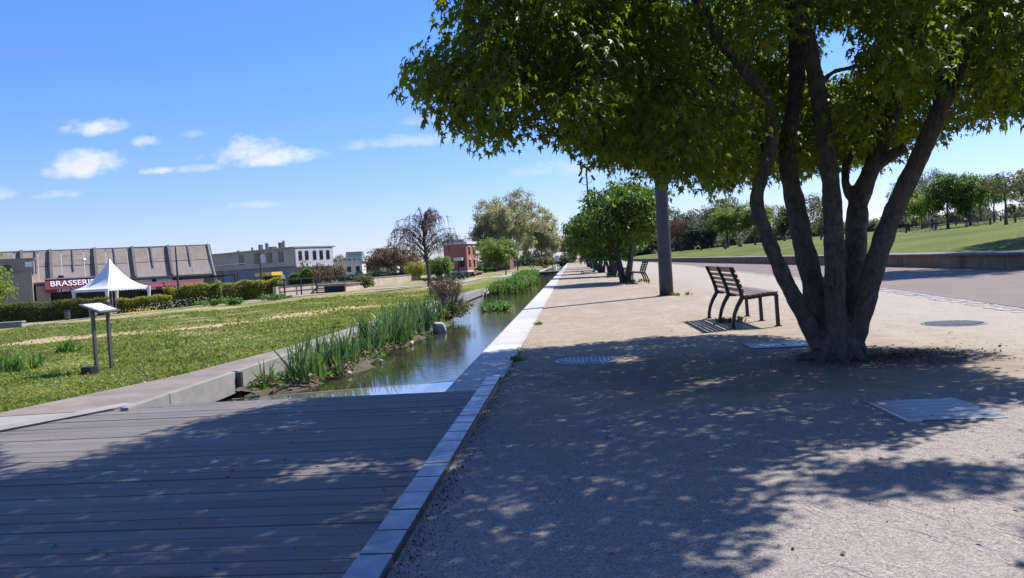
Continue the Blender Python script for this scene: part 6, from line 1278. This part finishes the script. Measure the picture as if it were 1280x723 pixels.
# ================================================================== RIGHT LAWN: FENCE, MAST
def rail_fence(pts, label):
    x0_, y0_ = pts[0]; t0 = empty('rail_fence', (x0_, y0_, gz(x0_, y0_))); tag(t0, label, 'fence', 'rail fences on the right lawn'); z00 = gz(x0_, y0_)
    P_ = []
    for a, b_ in zip(pts[:-1], pts[1:]):
        L = math.hypot(b_[0]-a[0], b_[1]-a[1]); n_ = max(1, int(L/2.6))
        P_ += [(a[0]+(b_[0]-a[0])*i/n_, a[1]+(b_[1]-a[1])*i/n_) for i in range(n_)]
    P_.append(pts[-1])
    for (x, y) in P_:
        mb = MB(); mb.box(x-x0_, y-y0_, gz(x, y)-z00+.28, .16, .16, .8); mb.build('post', 'bark_far', t0)
    mb = MB()
    for a, b_ in zip(P_[:-1], P_[1:]):
        mb.tube([(a[0]-x0_, a[1]-y0_, gz(*a)-z00+.52), (b_[0]-x0_, b_[1]-y0_, gz(*b_)-z00+.52)], .06, 6)
    mb.build('rail', 'bark_far', t0)
rail_fence([(27.5, 97), (36, 93), (43, 87), (47, 76), (49, 64)], 'low wooden rail fence curving round the near side of the trees')
rail_fence([(41, 118), (52, 108), (60, 96), (64, 84), (66, 74)], 'low wooden rail fence farther off behind the open crowned tree')
fm = empty('floodlight_mast', (44, 262, gz(44, 262))); tag(fm, 'distant floodlight mast above the dark conifer', 'lamp post')
mb = MB(); mb.tube([(0, 0, 0), (0, 0, 13.0)], [.25, .12], 8); mb.build('pole', 'weathered_steel', fm)
mb = MB(); mb.box(-1.0, 0, 13.1, .9, .4, .5); mb.box(1.0, 0, 13.1, .9, .4, .5); mb.box(0, 0, 12.9, 2.6, .12, .12); mb.build('floodlight', 'cast_iron', fm)

# ================================================================== PEOPLE, BICYCLES, SCOOTER
def skin_mesh(name, joints, edges, mats, parent=None, sub=1):
    me = bpy.data.meshes.new(name); me.from_pydata([j[:3] for j in joints], edges, []); me.update()
    o = link(name, me, [mats], parent)
    m = o.modifiers.new('skin', 'SKIN'); m.use_smooth_shade = True
    for i, j in enumerate(joints):
        me.skin_vertices[0].data[i].radius = (j[3], j[3]) if len(j) == 4 else (j[3], j[4])
        me.skin_vertices[0].data[i].use_root = (i == 0)
    s_ = o.modifiers.new('sub', 'SUBSURF'); s_.levels = sub; s_.render_levels = sub
    return o
def person(loc, rz, pose, shirt, trousers, label, group=None):
    t0 = empty('person', loc, rz); tag(t0, label, 'person', group)
    # facing +y; joints: pelvis, waist, chest, neck, head base, head, crown
    if pose == 'walk':
        hip, kn_l, an_l, kn_r, an_r = .92, (-.09, .14, .50), (-.09, .10, .07), (.09, .04, .48), (.09, -.24, .12)
        el_l, ha_l, el_r, ha_r = (-.25, -.10, 1.12), (-.25, .02, .88), (.25, .10, 1.12), (.25, .24, .92); lean = .03
    elif pose == 'sit':
        hip, kn_l, an_l, kn_r, an_r = .16, (-.14, .36, .42), (-.12, .55, .06), (.14, .38, .40), (.13, .58, .06)
        el_l, ha_l, el_r, ha_r = (-.26, .10, .40), (-.12, .32, .36), (.26, .10, .40), (.12, .32, .36); lean = .05
    else:   # ride
        hip, kn_l, an_l, kn_r, an_r = .92, (-.10, .36, .66), (-.10, .22, .26), (.10, .28, .52), (.10, .10, .10)
        el_l, ha_l, el_r, ha_r = (-.26, .34, 1.08), (-.22, .56, .98), (.26, .34, 1.08), (.22, .56, .98); lean = .26
    sh = hip+.50; z_ = lambda h: h
    f_ = lambda u: lean*u
    J = [(0, 0, hip, .12, .10), (0, f_(.4), hip+.2, .12, .09), (0, f_(.9), hip+.42, .14, .10), (0, f_(1.05), hip+.54, .055), (0, f_(1.15)+.01, hip+.62, .07, .08), (0, f_(1.2)+.02, hip+.72, .085, .10), (0, f_(1.2)+.01, hip+.80, .055, .07),
         (-.18, f_(.95), sh-.02, .06), el_l+(.042,), ha_l+(.034,), (.18, f_(.95), sh-.02, .06), el_r+(.042,), ha_r+(.034,),
         (-.09, 0, hip-.08, .085), kn_l+(.058,), an_l+(.04,), (an_l[0], an_l[1]+.13, an_l[2]-.03, .035), (.09, 0, hip-.08, .085), kn_r+(.058,), an_r+(.04,), (an_r[0], an_r[1]+.13, an_r[2]-.03, .035)]
    E = [(0, 1), (1, 2), (2, 3), (3, 4), (4, 5), (5, 6), (2, 7), (7, 8), (8, 9), (2, 10), (10, 11), (11, 12), (0, 13), (13, 14), (14, 15), (15, 16), (0, 17), (17, 18), (18, 19), (19, 20)]
    skin_mesh('body', J, E, 'skin', t0)
    g_ = lambda j, k: tuple(j[:3])+tuple(r+k for r in j[3:])
    sj = [g_(J[i], .022) for i in (0, 1, 2, 7, 8, 10, 11)]; sj[0] = (0, 0, hip+.04, .14, .12)
    mid = lambda a, b_, k: tuple(a[i]*.55+b_[i]*.45 for i in range(3))+(k,)
    sj += [mid(J[8], J[9], .052), mid(J[11], J[12], .052)]
    skin_mesh('shirt', sj, [(0, 1), (1, 2), (2, 3), (3, 4), (2, 5), (5, 6), (4, 7), (6, 8)], shirt, t0)
    tj = [(0, 0, hip+.06, .14, .12)]+[g_(J[i], .02) for i in (13, 14, 15, 17, 18, 19)]
    skin_mesh('trousers', tj, [(0, 1), (1, 2), (2, 3), (0, 4), (4, 5), (5, 6)], trousers, t0)
    hj = [(0, J[5][1]-.025, hip+.74, .085, .10), (0, J[5][1]-.03, hip+.80, .075, .09)]
    skin_mesh('hair', hj, [(0, 1)], 'hair_dark', t0)
    return t0
G = 'people far down the promenade'
person((1.95, 150, 0), 3.1, 'walk', 'cloth_dark', 'cloth_dark', 'person in dark clothes walking far down the promenade, on the left', G)
person((2.75, 147, 0), .1, 'walk', 'cloth_blue', 'cloth_grey', 'person in blue top and grey trousers far down the promenade', G)
person((23.4, 118, gz(23.4, 118)), 2.6, 'sit', 'cloth_dark', 'cloth_dark', 'person in dark clothes sitting on the lawn near the conifer')
person((27.0, 124, gz(27, 124)), 2.0, 'sit', 'cloth_grey', 'cloth_dark', 'person in grey sitting on the lawn left of the big maple')
def bicycle(loc, rz, label, frame='cloth_dark', group=None):
    t0 = empty('bicycle', loc, rz); tag(t0, label, 'bicycle', group)     # travels along +y
    for y_ in (-.5, .52):
        mb = MB(); n_ = 20
        mb.tube([(0, y_+.32*math.cos(2*math.pi*k/n_), .34+.32*math.sin(2*math.pi*k/n_)) for k in range(n_+1)], .022, 5); wl = mb.build('wheel', 'rubber', t0)
        mb = MB()
        for k in range(8): a = k*math.pi/4; mb.tube([(0, y_, .34), (0, y_+.3*math.cos(a), .34+.3*math.sin(a))], .006, 3)
        mb.build('spokes', 'steel_edge', wl)
    mb = MB()
    for a, b_ in (((0, -.5, .34), (0, -.05, .30)), ((0, -.05, .30), (0, -.20, .82)), ((0, -.18, .76), (0, .36, .82)), ((0, -.05, .30), (0, .38, .74)), ((0, -.5, .34), (0, -.18, .76)), ((0, .34, .92), (0, .42, .62)), ((0, .42, .62), (0, .52, .34))): mb.tube([a, b_], .022, 6)
    mb.build('frame', frame, t0)
    mb = MB(); mb.tube([(-.26, .44, .97), (-.12, .40, .98), (0, .34, .94), (.12, .40, .98), (.26, .44, .97)], .018, 6); mb.build('handlebar', 'black_metal', t0)
    mb = MB(); mb.hexa([(-.08, -.34, .86), (.08, -.34, .86), (.025, -.06, .86), (-.025, -.06, .86)], [(-.08, -.34, .91), (.08, -.34, .91), (.025, -.06, .90), (-.025, -.06, .90)]); mb.build('saddle', 'rubber', t0, bevel=.01)
    return t0
G = 'bicycles by the rail fence'
for (x, y, rz, fr, lab) in ((36.1, 85, 1.25, 'cloth_dark', 'bicycle under the rider in yellow'), (39.9, 88, 1.3, 'cloth_blue', 'bicycle under the rider in dark blue'),
        (42.6, 85.2, 1.8, 'cloth_dark', 'parked bicycle below the dark green pair of trees, leftmost'), (43.4, 84.6, 1.3, 'cloth_grey', 'parked bicycle below the dark green pair of trees, rightmost'), (45.8, 82.5, 1.7, 'cloth_dark', 'parked bicycle right of the dark green pair of trees')):
    b_ = bicycle((x, y, gz(x, y)), rz, lab, fr, G)
person((36.1+.17*math.sin(1.25), 85-.17*math.cos(1.25), gz(36.1, 85)), 1.25, 'ride', 'cloth_yellow', 'cloth_dark', 'cyclist in a yellow top riding along the rail fence')
person((39.9+.17*math.sin(1.3), 88-.17*math.cos(1.3), gz(39.9, 88)), 1.3, 'ride', 'cloth_blue', 'cloth_dark', 'cyclist in dark blue riding along the rail fence')
# electric scooter left on the path
es = empty('kick_scooter', (.80, 55.3, 0), -math.pi/2+.35); tag(es, 'kick scooter standing alone on the gravel promenade', 'scooter')
for y_ in (0, .90):
    mb = MB(); n_ = 14
    mb.tube([(0, y_-.45+.45+.085*math.cos(2*math.pi*k/n_), .105+.085*math.sin(2*math.pi*k/n_)) for k in range(n_+1)], .03, 6); mb.build('wheel', 'rubber', es)
mb = MB(); mb.box(0, .42, .13, .16, .62, .05); mb.build('deck', 'black_metal', es, bevel=.01)
mb = MB(); mb.tube([(0, .72, .13), (0, .86, .25), (0, .84, .42)], .03, 6); mb.tube([(0, .9, .12), (0, .84, .42), (0, .76, 1.12)], .028, 8); mb.build('stem', 'teal_paint', es)
mb = MB(); mb.tube([(-.24, .74, 1.14), (0, .76, 1.15), (.24, .74, 1.14)], .02, 6); mb.build('handlebar', 'black_metal', es)
